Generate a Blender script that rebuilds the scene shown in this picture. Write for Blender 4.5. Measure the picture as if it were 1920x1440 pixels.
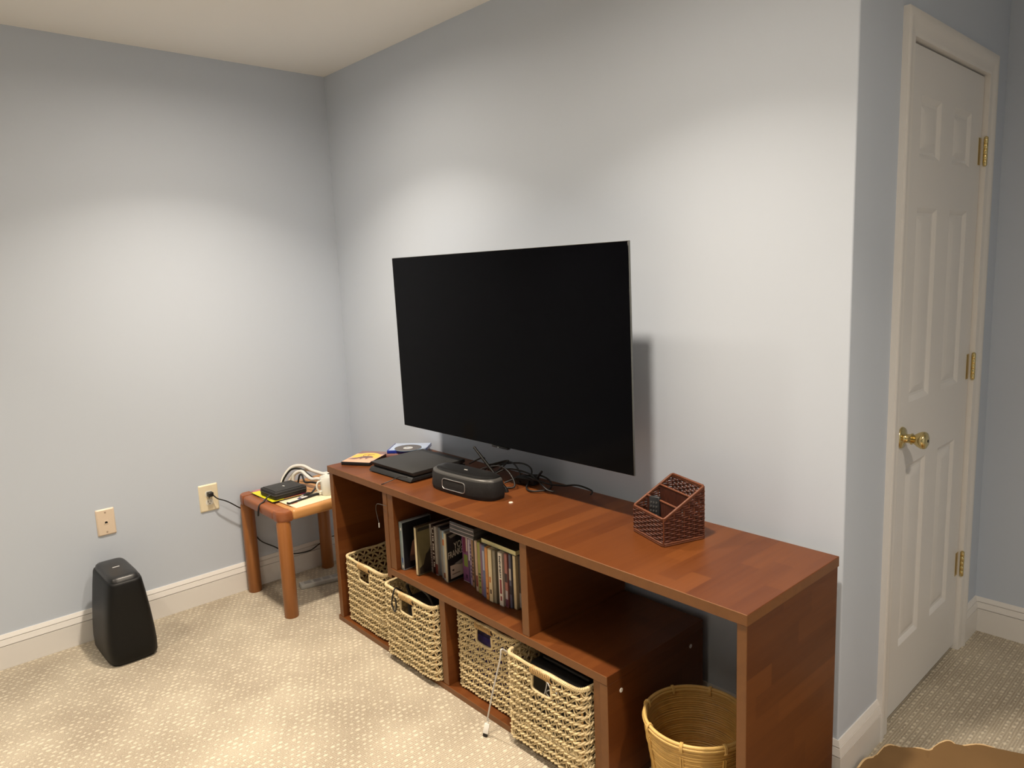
import bpy, bmesh, math, random
from mathutils import Vector, Matrix
random.seed(7)
scene = bpy.context.scene
for o in list(bpy.data.objects): bpy.data.objects.remove(o)
COL = scene.collection
PI = math.pi

# ------------------------------------------------------------------ camera
cam_d = bpy.data.cameras.new('camera'); cam = bpy.data.objects.new('camera', cam_d); COL.objects.link(cam)
RX = (0.67631935, 0.73550785, -0.04025339); RY = (-0.08542112, 0.13259071, 0.98748313); RF = (-0.73163882, 0.66441546, -0.15250157)
cam.matrix_world = Matrix(((RX[0], RY[0], -RF[0], 3.3747043), (RX[1], RY[1], -RF[1], -1.8936778), (RX[2], RY[2], -RF[2], 1.4726368), (0, 0, 0, 1)))
cam_d.sensor_fit = 'HORIZONTAL'; cam_d.sensor_width = 36.0; cam_d.lens = 1357.5087 / 1920 * 36.0; cam_d.clip_start = 0.02
scene.camera = cam
# ------------------------------------------------------------------ view, world
vs = scene.view_settings; vs.view_transform = 'Standard'; vs.look = 'None'; vs.gamma = 1.0; vs.use_curve_mapping = False
vs.exposure = 0.0
w = bpy.data.worlds.new('world'); scene.world = w; w.use_nodes = True
w.node_tree.nodes['Background'].inputs[0].default_value = (0.5, 0.5, 0.55, 1); w.node_tree.nodes['Background'].inputs[1].default_value = 0.0
LIGHT_COL = (1.0, 0.86, 0.70); LIGHT_W = (17.0, 14.5, 8.0, 24.0, 10.5); GLOW_W = (11.0, 8.6, 3.0, 3.0, 17.0); BEAM_DEG = (112, 112, 88, 88, 112)
LIGHT_SPOTS = [(0.88, -0.82), (2.28, -0.82), (0.82, -2.35), (2.28, -2.35), (3.70, -0.82)]  # last spot is an added, unseen lamp that brightens the door passage

# ------------------------------------------------------------------ constants
H = 2.4618; XE = 2.5903; YH = 1.2446; XR = 4.5; YN = -3.7; HB = 0.1374
ZT = 0.6938; ZS = 0.3684; CA = -0.012
C0 = (0.63051, -0.01644)
def cab(x, y, z=0.0):
    c, s = math.cos(CA), math.sin(CA)
    return Vector((C0[0] + c * x - s * y, C0[1] + s * x + c * y, z))

# ------------------------------------------------------------------ materials
def lin(c):
    return tuple((x / 255 / 12.92) if x / 255 <= 0.04045 else ((x / 255 + 0.055) / 1.055) ** 2.4 for x in c)
MC = {}
def mat(name, rgb, rough=0.5, metal=0.0, coat=0.0, noise=None, bump=None, spec=0.5, trans=0.0, linear=False):
    """plain principled; noise=(scale, amount) varies the colour, bump=(scale, strength)"""
    if name in MC: return MC[name]
    m = bpy.data.materials.new(name); m.use_nodes = True; MC[name] = m
    nt = m.node_tree; b = nt.nodes['Principled BSDF']
    c = rgb if linear else lin(rgb)
    b.inputs['Base Color'].default_value = (*c, 1); b.inputs['Roughness'].default_value = rough
    b.inputs['Metallic'].default_value = metal; b.inputs['Coat Weight'].default_value = coat
    b.inputs['Specular IOR Level'].default_value = spec; b.inputs['Transmission Weight'].default_value = trans
    if noise or bump:
        tc = nt.nodes.new('ShaderNodeTexCoord')
    if noise:
        n = nt.nodes.new('ShaderNodeTexNoise'); n.inputs['Scale'].default_value = noise[0]; n.inputs['Detail'].default_value = 4
        nt.links.new(tc.outputs['Object'], n.inputs['Vector'])
        mx = nt.nodes.new('ShaderNodeMix'); mx.data_type = 'RGBA'
        a = noise[1]
        mx.inputs[6].default_value = (*[x * (1 - a) for x in c], 1); mx.inputs[7].default_value = (*[min(1, x * (1 + a)) for x in c], 1)
        nt.links.new(n.outputs['Fac'], mx.inputs[0]); nt.links.new(mx.outputs[2], b.inputs['Base Color'])
    if bump:
        n = nt.nodes.new('ShaderNodeTexNoise'); n.inputs['Scale'].default_value = bump[0]; n.inputs['Detail'].default_value = 3
        nt.links.new(tc.outputs['Object'], n.inputs['Vector'])
        bp = nt.nodes.new('ShaderNodeBump'); bp.inputs['Strength'].default_value = bump[1]; bp.inputs['Distance'].default_value = 0.002
        nt.links.new(n.outputs['Fac'], bp.inputs['Height']); nt.links.new(bp.outputs['Normal'], b.inputs['Normal'])
    return m

def nmath(nt, op, a, b=None):
    n = nt.nodes.new('ShaderNodeMath'); n.operation = op
    for i, x in enumerate((a, b)):
        if x is None: continue
        if isinstance(x, (int, float)): n.inputs[i].default_value = x
        else: nt.links.new(x, n.inputs[i])
    return n.outputs[0]

def make_veneer(name, ca, cb, strip=0.058, length=0.42, rough=0.32, coat=0.15):
    """cherry veneer: staves running along local Y, tone changing from stave to stave"""
    m = bpy.data.materials.new(name); m.use_nodes = True; nt = m.node_tree; b = nt.nodes['Principled BSDF']
    tc = nt.nodes.new('ShaderNodeTexCoord'); sx = nt.nodes.new('ShaderNodeSeparateXYZ'); nt.links.new(tc.outputs['Object'], sx.inputs[0])
    u = nmath(nt, 'ADD', sx.outputs[0], sx.outputs[2])
    cell = nmath(nt, 'FLOOR', nmath(nt, 'DIVIDE', u, strip))
    wn = nt.nodes.new('ShaderNodeTexWhiteNoise'); wn.noise_dimensions = '1D'; nt.links.new(cell, wn.inputs['W'])
    v = nmath(nt, 'FLOOR', nmath(nt, 'ADD', nmath(nt, 'DIVIDE', sx.outputs[1], length), nmath(nt, 'MULTIPLY', wn.outputs['Value'], 5.0)))
    cmb = nt.nodes.new('ShaderNodeCombineXYZ'); nt.links.new(cell, cmb.inputs[0]); nt.links.new(v, cmb.inputs[1])
    w2 = nt.nodes.new('ShaderNodeTexWhiteNoise'); w2.noise_dimensions = '2D'; nt.links.new(cmb.outputs[0], w2.inputs['Vector'])
    mp = nt.nodes.new('ShaderNodeMapping'); mp.inputs['Scale'].default_value = (70, 4, 70); nt.links.new(tc.outputs['Object'], mp.inputs['Vector'])
    gn = nt.nodes.new('ShaderNodeTexNoise'); gn.inputs['Scale'].default_value = 1.0; gn.inputs['Detail'].default_value = 5; gn.inputs['Distortion'].default_value = 0.6
    nt.links.new(mp.outputs[0], gn.inputs['Vector'])
    fac = nmath(nt, 'ADD', nmath(nt, 'MULTIPLY', w2.outputs['Value'], 0.48), nmath(nt, 'MULTIPLY', gn.outputs['Fac'], 0.42))
    mx = nt.nodes.new('ShaderNodeMix'); mx.data_type = 'RGBA'; mx.inputs[6].default_value = (*ca, 1); mx.inputs[7].default_value = (*cb, 1)
    nt.links.new(fac, mx.inputs[0]); nt.links.new(mx.outputs[2], b.inputs['Base Color'])
    b.inputs['Roughness'].default_value = rough; b.inputs['Coat Weight'].default_value = coat; b.inputs['Coat Roughness'].default_value = 0.3; b.inputs['Specular IOR Level'].default_value = 0.32
    return m

def make_grain(name, ca, cb, scale=(8, 8, 60), rough=0.4):
    m = bpy.data.materials.new(name); m.use_nodes = True; nt = m.node_tree; b = nt.nodes['Principled BSDF']
    tc = nt.nodes.new('ShaderNodeTexCoord'); mp = nt.nodes.new('ShaderNodeMapping'); mp.inputs['Scale'].default_value = scale
    nt.links.new(tc.outputs['Object'], mp.inputs['Vector'])
    gn = nt.nodes.new('ShaderNodeTexNoise'); gn.inputs['Scale'].default_value = 1.0; gn.inputs['Detail'].default_value = 4; gn.inputs['Distortion'].default_value = 0.8
    nt.links.new(mp.outputs[0], gn.inputs['Vector'])
    mx = nt.nodes.new('ShaderNodeMix'); mx.data_type = 'RGBA'; mx.inputs[6].default_value = (*ca, 1); mx.inputs[7].default_value = (*cb, 1)
    nt.links.new(gn.outputs['Fac'], mx.inputs[0]); nt.links.new(mx.outputs[2], b.inputs['Base Color'])
    b.inputs['Roughness'].default_value = rough
    return m

def make_paint(name, c, bump=0.06):
    m = bpy.data.materials.new(name); m.use_nodes = True; nt = m.node_tree; b = nt.nodes['Principled BSDF']
    b.inputs['Base Color'].default_value = (*c, 1); b.inputs['Roughness'].default_value = 0.62; b.inputs['Specular IOR Level'].default_value = 0.3
    tc = nt.nodes.new('ShaderNodeTexCoord'); n = nt.nodes.new('ShaderNodeTexNoise'); n.inputs['Scale'].default_value = 180; n.inputs['Detail'].default_value = 2
    nt.links.new(tc.outputs['Object'], n.inputs['Vector'])
    bp = nt.nodes.new('ShaderNodeBump'); bp.inputs['Strength'].default_value = bump; bp.inputs['Distance'].default_value = 0.001
    nt.links.new(n.outputs['Fac'], bp.inputs['Height']); nt.links.new(bp.outputs['Normal'], b.inputs['Normal'])
    return m

def make_carpet():
    m = bpy.data.materials.new('carpet_loop'); m.use_nodes = True; nt = m.node_tree; b = nt.nodes['Principled BSDF']
    L = nt.links
    tc = nt.nodes.new('ShaderNodeTexCoord')
    # slight waviness of the rows
    nz = nt.nodes.new('ShaderNodeTexNoise'); nz.inputs['Scale'].default_value = 7; nz.inputs['Detail'].default_value = 2; L.new(tc.outputs['Object'], nz.inputs['Vector'])
    vm = nt.nodes.new('ShaderNodeVectorMath'); vm.operation = 'MULTIPLY_ADD'; L.new(nz.outputs['Color'], vm.inputs[0]); vm.inputs[1].default_value = (0.014, 0.014, 0); L.new(tc.outputs['Object'], vm.inputs[2])
    sx = nt.nodes.new('ShaderNodeSeparateXYZ'); L.new(vm.outputs[0], sx.inputs[0])
    px, py = 0.0205, 0.0235
    row = nmath(nt, 'DIVIDE', sx.outputs[0], px); ri = nmath(nt, 'FLOOR', row)
    stag = nmath(nt, 'MULTIPLY', nmath(nt, 'MODULO', ri, 2.0), 0.5)
    col = nmath(nt, 'ADD', nmath(nt, 'DIVIDE', sx.outputs[1], py), stag); ci = nmath(nt, 'FLOOR', col)
    cu = nmath(nt, 'SUBTRACT', nmath(nt, 'FRACT', row), 0.5); cv = nmath(nt, 'SUBTRACT', nmath(nt, 'FRACT', col), 0.5)
    cm = nt.nodes.new('ShaderNodeCombineXYZ'); L.new(ri, cm.inputs[0]); L.new(ci, cm.inputs[1])
    wn = nt.nodes.new('ShaderNodeTexWhiteNoise'); wn.noise_dimensions = '2D'; L.new(cm.outputs[0], wn.inputs['Vector'])
    keep = nt.nodes.new('ShaderNodeTexNoise'); keep.inputs['Scale'].default_value = 16; keep.inputs['Detail'].default_value = 2; L.new(tc.outputs['Object'], keep.inputs['Vector'])
    size = nmath(nt, 'MAXIMUM', nmath(nt, 'MULTIPLY', nmath(nt, 'ADD', nmath(nt, 'MULTIPLY', wn.outputs['Value'], 1.1), 0.12), nmath(nt, 'MULTIPLY', keep.outputs['Fac'], 1.7)), 0.02)
    jc = nt.nodes.new('ShaderNodeSeparateXYZ'); L.new(wn.outputs['Color'], jc.inputs[0])
    du = nmath(nt, 'MULTIPLY', nmath(nt, 'ADD', cu, nmath(nt, 'MULTIPLY', nmath(nt, 'SUBTRACT', jc.outputs[0], 0.5), 0.22)), px / 0.0062)
    dv = nmath(nt, 'MULTIPLY', nmath(nt, 'ADD', cv, nmath(nt, 'MULTIPLY', nmath(nt, 'SUBTRACT', jc.outputs[1], 0.5), 0.28)), py / 0.0085)
    r2 = nmath(nt, 'ADD', nmath(nt, 'MULTIPLY', du, du), nmath(nt, 'MULTIPLY', dv, dv))
    dot = nt.nodes.new('ShaderNodeMapRange'); dot.interpolation_type = 'SMOOTHSTEP'
    L.new(nmath(nt, 'DIVIDE', r2, size), dot.inputs['Value']); dot.inputs['From Min'].default_value = 1.6; dot.inputs['From Max'].default_value = 0.1
    # ribs along Y
    so_ = nt.nodes.new('ShaderNodeSeparateXYZ'); L.new(tc.outputs['Object'], so_.inputs[0])
    rib = nmath(nt, 'SINE', nmath(nt, 'MULTIPLY', so_.outputs[0], 2 * PI / 0.0078))
    fib = nt.nodes.new('ShaderNodeTexNoise'); fib.inputs['Scale'].default_value = 260; fib.inputs['Detail'].default_value = 3; L.new(tc.outputs['Object'], fib.inputs['Vector'])
    blo = nt.nodes.new('ShaderNodeTexNoise'); blo.inputs['Scale'].default_value = 3.2; blo.inputs['Detail'].default_value = 3; L.new(tc.outputs['Object'], blo.inputs['Vector'])
    base = nmath(nt, 'ADD', nmath(nt, 'MULTIPLY', rib, 0.085), nmath(nt, 'MULTIPLY', fib.outputs['Fac'], 0.55))
    base = nmath(nt, 'ADD', base, nmath(nt, 'MULTIPLY', nmath(nt, 'SUBTRACT', blo.outputs['Fac'], 0.5), 0.55))
    fac = nmath(nt, 'ADD', base, nmath(nt, 'MULTIPLY', dot.outputs[0], 0.30))
    cr = nt.nodes.new('ShaderNodeValToRGB'); L.new(fac, cr.inputs[0])
    cr.color_ramp.elements[0].position = 0.05; cr.color_ramp.elements[0].color = (*CARPET_A, 1)
    cr.color_ramp.elements[1].position = 0.85; cr.color_ramp.elements[1].color = (*CARPET_B, 1)
    L.new(cr.outputs[0], b.inputs['Base Color'])
    b.inputs['Roughness'].default_value = 0.95; b.inputs['Specular IOR Level'].default_value = 0.1; b.inputs['Sheen Weight'].default_value = 0.15
    hgt = nmath(nt, 'ADD', nmath(nt, 'MULTIPLY', dot.outputs[0], 1.0), nmath(nt, 'ADD', nmath(nt, 'MULTIPLY', rib, 0.16), nmath(nt, 'MULTIPLY', fib.outputs['Fac'], 0.5)))
    bp = nt.nodes.new('ShaderNodeBump'); bp.inputs['Strength'].default_value = 0.75; bp.inputs['Distance'].default_value = 0.004
    L.new(hgt, bp.inputs['Height']); L.new(bp.outputs['Normal'], b.inputs['Normal'])
    return m
CARPET_A = (0.250, 0.204, 0.148); CARPET_B = (0.80, 0.725, 0.570)

M_WALL = make_paint('wall_paint_pale_blue', (0.56, 0.625, 0.72))
M_CEIL = make_paint('ceiling_paint_white', (0.86, 0.86, 0.84))
M_TRIM = mat('trim_white_semigloss', (0.80, 0.785, 0.76), 0.35, linear=True)
M_DOOR = mat('door_white_paint', (0.76, 0.755, 0.745), 0.4, linear=True)
M_CARPET = make_carpet()
M_VEN = make_veneer('cherry_veneer', (0.074, 0.0180, 0.0040), (0.186, 0.059, 0.0135), rough=0.40, coat=0.0)
M_EDGE = make_grain('cherry_edge_banding', (0.140, 0.049, 0.0095), (0.195, 0.074, 0.0155), (30, 30, 30), 0.38)
M_TABLE = make_grain('oiled_teak_leg', (0.25, 0.086, 0.019), (0.37, 0.145, 0.038), (40, 40, 3), 0.38)
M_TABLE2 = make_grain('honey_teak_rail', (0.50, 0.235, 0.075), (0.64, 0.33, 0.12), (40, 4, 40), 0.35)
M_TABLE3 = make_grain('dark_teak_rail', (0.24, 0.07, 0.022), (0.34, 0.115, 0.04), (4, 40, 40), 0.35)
M_SEA = mat('seagrass', (216, 196, 152), 0.75, noise=(38, 0.42))
M_SEA2 = mat('seagrass_wrap', (196, 160, 106), 0.75, noise=(60, 0.35))
M_WICK = mat('brown_wicker', (78, 36, 20), 0.6, noise=(55, 0.5))
M_WICK2 = mat('brown_wicker_rim', (104, 56, 30), 0.5, noise=(60, 0.4))
M_RATT = mat('rattan_cane', (205, 165, 92), 0.42, noise=(30, 0.3))
M_BLK = mat('black_plastic', (24, 24, 25), 0.42)
M_BLKM = mat('black_matte_plastic', (22, 22, 22), 0.6, bump=(500, 0.15))
M_BLKG = mat('black_gloss', (10, 10, 11), 0.12)
M_DGREY = mat('charcoal_plastic', (58, 57, 56), 0.5)
M_SILV = mat('brushed_silver', (200, 200, 198), 0.28, metal=0.9)
M_STEEL = mat('grey_steel', (120, 122, 124), 0.4, metal=0.7)
M_BRASS = mat('polished_brass', (0.70, 0.57, 0.28), 0.18, metal=1.0, linear=True)
M_WHITE = mat('white_plastic', (226, 224, 218), 0.4)
M_IVORY = mat('ivory_plastic', (238, 226, 196), 0.4)
M_ALMOND = mat('almond_plastic', (226, 208, 186), 0.4)
M_CORD = mat('black_cord', (14, 14, 14), 0.45)
M_SHADOWGAP = mat('dark_slot', (14, 12, 10), 0.8)

# ------------------------------------------------------------------ mesh helpers
class MB:
    def __init__(s): s.v = []; s.f = []
    def add(s, v, f):
        n = len(s.v); s.v += [tuple(x) for x in v]; s.f += [[i + n for i in q] for q in f]; return s
    def box(s, x0, x1, y0, y1, z0, z1):
        v = [(x0, y0, z0), (x1, y0, z0), (x1, y1, z0), (x0, y1, z0), (x0, y0, z1), (x1, y0, z1), (x1, y1, z1), (x0, y1, z1)]
        return s.add(v, [(0, 3, 2, 1), (4, 5, 6, 7), (0, 1, 5, 4), (1, 2, 6, 5), (2, 3, 7, 6), (3, 0, 4, 7)])
    def bm(s, b, M=None):
        b.verts.index_update(); v = [(M @ x.co) if M else x.co.copy() for x in b.verts]; f = [[x.index for x in q.verts] for q in b.faces]; b.free(); return s.add(v, f)
    def rbox(s, x0, x1, y0, y1, z0, z1, r=0.002, seg=2, M=None):
        b = bmesh.new(); bmesh.ops.create_cube(b, size=1.0)
        for q in b.verts: q.co = Vector(((x0 + x1) / 2 + q.co.x * (x1 - x0), (y0 + y1) / 2 + q.co.y * (y1 - y0), (z0 + z1) / 2 + q.co.z * (z1 - z0)))
        bmesh.ops.bevel(b, geom=b.edges[:], offset=r, segments=seg, profile=0.5, affect='EDGES', clamp_overlap=True)
        return s.bm(b, M)
    def tube(s, pts, r, n=8, closed=False, caps=True):
        P = [Vector(p) for p in pts]; N = len(P)
        rr = r if isinstance(r, (list, tuple)) else [r] * N
        T = []
        for i in range(N):
            a = P[(i - 1) % N] if (closed or i > 0) else P[i]; c = P[(i + 1) % N] if (closed or i < N - 1) else P[i]
            t = c - a; T.append(t.normalized() if t.length > 1e-9 else Vector((0, 0, 1)))
        up = Vector((0, 0, 1)) if abs(T[0].z) < 0.9 else Vector((1, 0, 0))
        u = (up - T[0] * up.dot(T[0])).normalized(); v = []; base = 0
        for i in range(N):
            u = (u - T[i] * u.dot(T[i])); u = u.normalized() if u.length > 1e-6 else T[i].orthogonal().normalized()
            w_ = T[i].cross(u)
            for k in range(n):
                a = 2 * PI * k / n; v.append(P[i] + (u * math.cos(a) + w_ * math.sin(a)) * rr[i])
        f = []
        for i in range(N if closed else N - 1):
            j = (i + 1) % N
            for k in range(n): f.append((i * n + k, i * n + (k + 1) % n, j * n + (k + 1) % n, j * n + k))
        if not closed and caps: f.append(tuple(range(n - 1, -1, -1))); f.append(tuple((N - 1) * n + k for k in range(n)))
        return s.add(v, f)
    def loft(s, secs, cap0=True, cap1=True):
        n = len(secs[0]); v = [p for q in secs for p in q]; f = []
        for i in range(len(secs) - 1):
            for k in range(n): f.append((i * n + k, i * n + (k + 1) % n, (i + 1) * n + (k + 1) % n, (i + 1) * n + k))
        if cap0: f.append(tuple(range(n - 1, -1, -1)))
        if cap1: f.append(tuple((len(secs) - 1) * n + k for k in range(n)))
        return s.add(v, f)
    def lathe(s, prof, n=32, M=None, cap0=True, cap1=True):
        secs = []
        for r, z in prof:
            q = [Vector((r * math.cos(2 * PI * k / n), r * math.sin(2 * PI * k / n), z)) for k in range(n)]
            secs.append([M @ p for p in q] if M else q)
        return s.loft(secs, cap0, cap1)
    def prism(s, poly, z0, z1, M=None):
        a = [Vector((x, y, z0)) for x, y in poly]; b = [Vector((x, y, z1)) for x, y in poly]
        if M: a = [M @ p for p in a]; b = [M @ p for p in b]
        return s.loft([a, b])
    def build(s, name, m, parent=None, smooth=40, loc=None, rotz=None, edge_mat=None, edge_fn=None):
        me = bpy.data.meshes.new(name); me.from_pydata(s.v, [], s.f); me.update()
        me.materials.append(m)
        if edge_mat:
            me.materials.append(edge_mat)
            for p in me.polygons:
                if edge_fn(p.normal): p.material_index = 1
        if smooth:
            me.polygons.foreach_set('use_smooth', [True] * len(me.polygons)); me.set_sharp_from_angle(angle=math.radians(smooth))
        o = bpy.data.objects.new(name, me); COL.objects.link(o)
        if parent: o.parent = parent
        if loc is not None: o.location = loc
        if rotz is not None: o.rotation_euler = (0, 0, rotz)
        return o

def tag(o, label=None, cat=None, group=None, kind=None):
    if label: o['label'] = label
    if cat: o['category'] = cat
    if group: o['group'] = group
    if kind: o['kind'] = kind
    return o
def thing(name, label, cat, loc=(0, 0, 0), rotz=0.0, group=None, kind=None):
    o = bpy.data.objects.new(name, None); COL.objects.link(o); o.location = loc; o.rotation_euler = (0, 0, rotz); o.empty_display_size = 0.05
    return tag(o, label, cat, group, kind)
def struct(name, mb, m, label, parent=None, smooth=0, cat=None, **k):
    o = mb.build(name, m, parent, smooth, **k); tag(o, label, cat, kind='structure'); return o
def copy_tree(o, parent=None):
    c = o.copy(); COL.objects.link(c); c.parent = parent
    for ch in list(o.children): copy_tree(ch, c)
    return c
def spline(pts, n=10, closed=False):
    P = [Vector(p) for p in pts]; N = len(P); out = []
    g = (lambda i: P[i % N]) if closed else (lambda i: P[max(0, min(N - 1, i))])
    for i in range(N if closed else N - 1):
        a, b, c, d = g(i - 1), g(i), g(i + 1), g(i + 2)
        for k in range(n):
            t = k / n; out.append(0.5 * ((2 * b) + (c - a) * t + (2 * a - 5 * b + 4 * c - d) * t * t + (3 * b - a - 3 * c + d) * t ** 3))
    if not closed: out.append(P[-1])
    return out
def rrect(w_, h_, r, n=5, cx=0.0, cy=0.0):
    """rounded rectangle outline, counter-clockwise"""
    out = []
    for sx, sy, a0 in ((1, -1, -90), (1, 1, 0), (-1, 1, 90), (-1, -1, 180)):
        for k in range(n + 1):
            a = math.radians(a0 + 90 * k / n); out.append((cx + sx * (w_ / 2 - r) + r * math.cos(a), cy + sy * (h_ / 2 - r) + r * math.sin(a)))
    return out
def text_mb(body, size, depth=0.0003):
    """lettering in the XY plane, centred, as a mesh"""
    cu = bpy.data.curves.new('lettering', 'FONT'); cu.body = body; cu.size = size; cu.extrude = depth; cu.align_x = 'CENTER'; cu.align_y = 'CENTER'; cu.resolution_u = 2
    o = bpy.data.objects.new('lettering', cu); COL.objects.link(o)
    dg = bpy.context.evaluated_depsgraph_get(); me = bpy.data.meshes.new_from_object(o.evaluated_get(dg))
    mb = MB().add([v.co.copy() for v in me.vertices], [list(p.vertices) for p in me.polygons])
    bpy.data.objects.remove(o); bpy.data.curves.remove(cu); bpy.data.meshes.remove(me)
    return mb
def xform(mb, M):
    mb.v = [tuple(M @ Vector(p)) for p in mb.v]; return mb

# ================================================================== SETTING
struct('floor', MB().box(-0.1, XR + 0.1, YN - 0.1, YH + 0.1, -0.1, 0.0), M_CARPET, 'beige looped carpet with rows of raised pale dots')
struct('wall_left', MB().box(-0.1, 0, YN - 0.1, 0.1, 0, H), M_WALL, 'pale blue painted wall on the left with two cover plates')
_c = [(XE - 0.005 + 0.005 * math.sin(a), 0.005 - 0.005 * math.cos(a)) for a in [PI / 2 * k / 6 for k in range(7)]]
struct('wall_back', MB().prism([(0, 0)] + _c + [(XE, 0.1), (0, 0.1)], 0, H), M_WALL, 'pale blue painted wall behind the television', smooth=30)
b = MB(); b.box(XE - 0.1, XE, 0.1, 0.318, 0, H); b.box(XE - 0.1, XE, 1.037, YH, 0, H); b.box(XE - 0.1, XE, 0.318, 1.037, 2.075, H)
struct('wall_hall', b, M_WALL, 'pale blue wall around the white door')
struct('wall_hall_end', MB().box(XE - 0.1, XR + 0.1, YH, YH + 0.1, 0, H), M_WALL, 'blue grey wall right of the door')
struct('wall_right', MB().box(XR, XR + 0.1, YN - 0.1, YH, 0, H), M_WALL, 'pale blue wall on the right, out of view')
struct('wall_front', MB().box(0, XR, YN - 0.1, YN, 0, H), M_WALL, 'pale blue wall behind the viewer')
# ceiling with square openings for the downlights
HOLE = 0.062
xs = sorted({-0.1, XR + 0.1} | {x + s * HOLE for x, y in LIGHT_SPOTS for s in (-1, 1)}); ys = sorted({YN - 0.1, YH + 0.1} | {y + s * HOLE for x, y in LIGHT_SPOTS for s in (-1, 1)})
b = MB()
for i in range(len(xs) - 1):
    for j in range(len(ys) - 1):
        cx, cy = (xs[i] + xs[i + 1]) / 2, (ys[j] + ys[j + 1]) / 2
        if any(abs(cx - x) < HOLE and abs(cy - y) < HOLE for x, y in LIGHT_SPOTS): continue
        b.box(xs[i], xs[i + 1], ys[j], ys[j + 1], H, H + 0.02)
struct('ceiling', b, M_CEIL, 'white painted flat ceiling')

# baseboards: profile (offset from wall, height)
BPROF = [(0, 0), (0.0145, 0), (0.0145, 0.0915), (0.0095, 0.0925), (0.0095, 0.0950), (0.0150, 0.0955), (0.0100, 0.1175), (0.0055, 0.1185), (0.0055, 0.1208), (0.0098, 0.1212), (0.0035, HB), (0, HB)]
def molding(prof, p0, p1, n, e0=0.0, e1=0.0):
    p0, p1, n = Vector(p0), Vector(p1), Vector(n); d = (p1 - p0).normalized()
    a = [p0 + n * o - d * (e0 * o) + Vector((0, 0, z)) for o, z in prof]; c = [p1 + n * o + d * (e1 * o) + Vector((0, 0, z)) for o, z in prof]
    if (d.cross(n)).z > 0: a.reverse(); c.reverse()
    return MB().loft([a, c])
struct('baseboard_left', molding(BPROF, (0, YN, 0), (0, 0, 0), (1, 0, 0), -1, -1), M_TRIM, 'white grooved baseboard along the left wall', smooth=25)
struct('baseboard_back', molding(BPROF, (0, 0, 0), (XE, 0, 0), (0, -1, 0), -1, 1), M_TRIM, 'white grooved baseboard behind the television stand', smooth=25)
struct('baseboard_hall', molding(BPROF, (XE, 0, 0), (XE, 0.272, 0), (1, 0, 0), 1, 0), M_TRIM, 'short white baseboard between wall corner and door casing', smooth=25)
struct('baseboard_hall_corner', molding(BPROF, (XE, 1.086, 0), (XE, YH, 0), (1, 0, 0), 0, -1), M_TRIM, 'short white baseboard between door hinge side and corner', smooth=25)
struct('baseboard_hall_end', molding(BPROF, (XE, YH, 0), (XR, YH, 0), (0, -1, 0), -1, -1), M_TRIM, 'white baseboard on the wall right of the door', smooth=25)
struct('baseboard_right', molding(BPROF, (XR, YN, 0), (XR, YH, 0), (-1, 0, 0), -1, -1), M_TRIM, 'white baseboard on the right wall', smooth=25)
struct('baseboard_front', molding(BPROF, (0, YN, 0), (XR, YN, 0), (0, 1, 0), -1, -1), M_TRIM, 'white baseboard behind the viewer', smooth=25)

# ---- door casing
CY0, CY1, CZ = 0.337, 1.020, 2.060; CW = 0.066
CPROF = [(0.0, 0.0), (0.0, 0.010), (0.010, 0.0125), (0.022, 0.0115), (0.034, 0.0135), (0.046, 0.0175), (0.060, 0.0185), (CW, 0.0165), (CW, 0.0)]
trim = thing('trim_1', 'white moulded casing around the six panel door', None, kind='structure')
def casing(name, pts_a, pts_b):
    return MB().loft([pts_a, pts_b]).build(name, M_TRIM, trim, 30)
def cpt(dy, dz, y, z): return [Vector((XE + h, y + dy * o, z + dz * o)) for o, h in CPROF]
casing('casing', cpt(-1, 0, CY0, 0.0)[::-1], cpt(-1, 1, CY0, CZ)[::-1])
casing('casing', cpt(1, 0, CY1, 0.0), cpt(1, 1, CY1, CZ))
casing('casing', cpt(-1, 1, CY0, CZ)[::-1], cpt(1, 1, CY1, CZ)[::-1])
b = MB(); b.box(XE - 0.1, XE, 0.318, CY0 - 0.003 + 0.003, 0, 2.075); b.box(XE - 0.1, XE, CY1, 1.037, 0, 2.075); b.box(XE - 0.1, XE, CY0, CY1, CZ, 2.075)
b.build('jamb', M_TRIM, trim, 0)
b = MB(); b.box(XE - 0.058, XE - 0.045, CY0, CY0 + 0.012, 0, CZ); b.box(XE - 0.058, XE - 0.045, CY1 - 0.012, CY1, 0, CZ); b.box(XE - 0.058, XE - 0.045, CY0 + 0.012, CY1 - 0.012, CZ - 0.012, CZ)
b.build('door_stop', M_TRIM, trim, 0)
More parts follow.
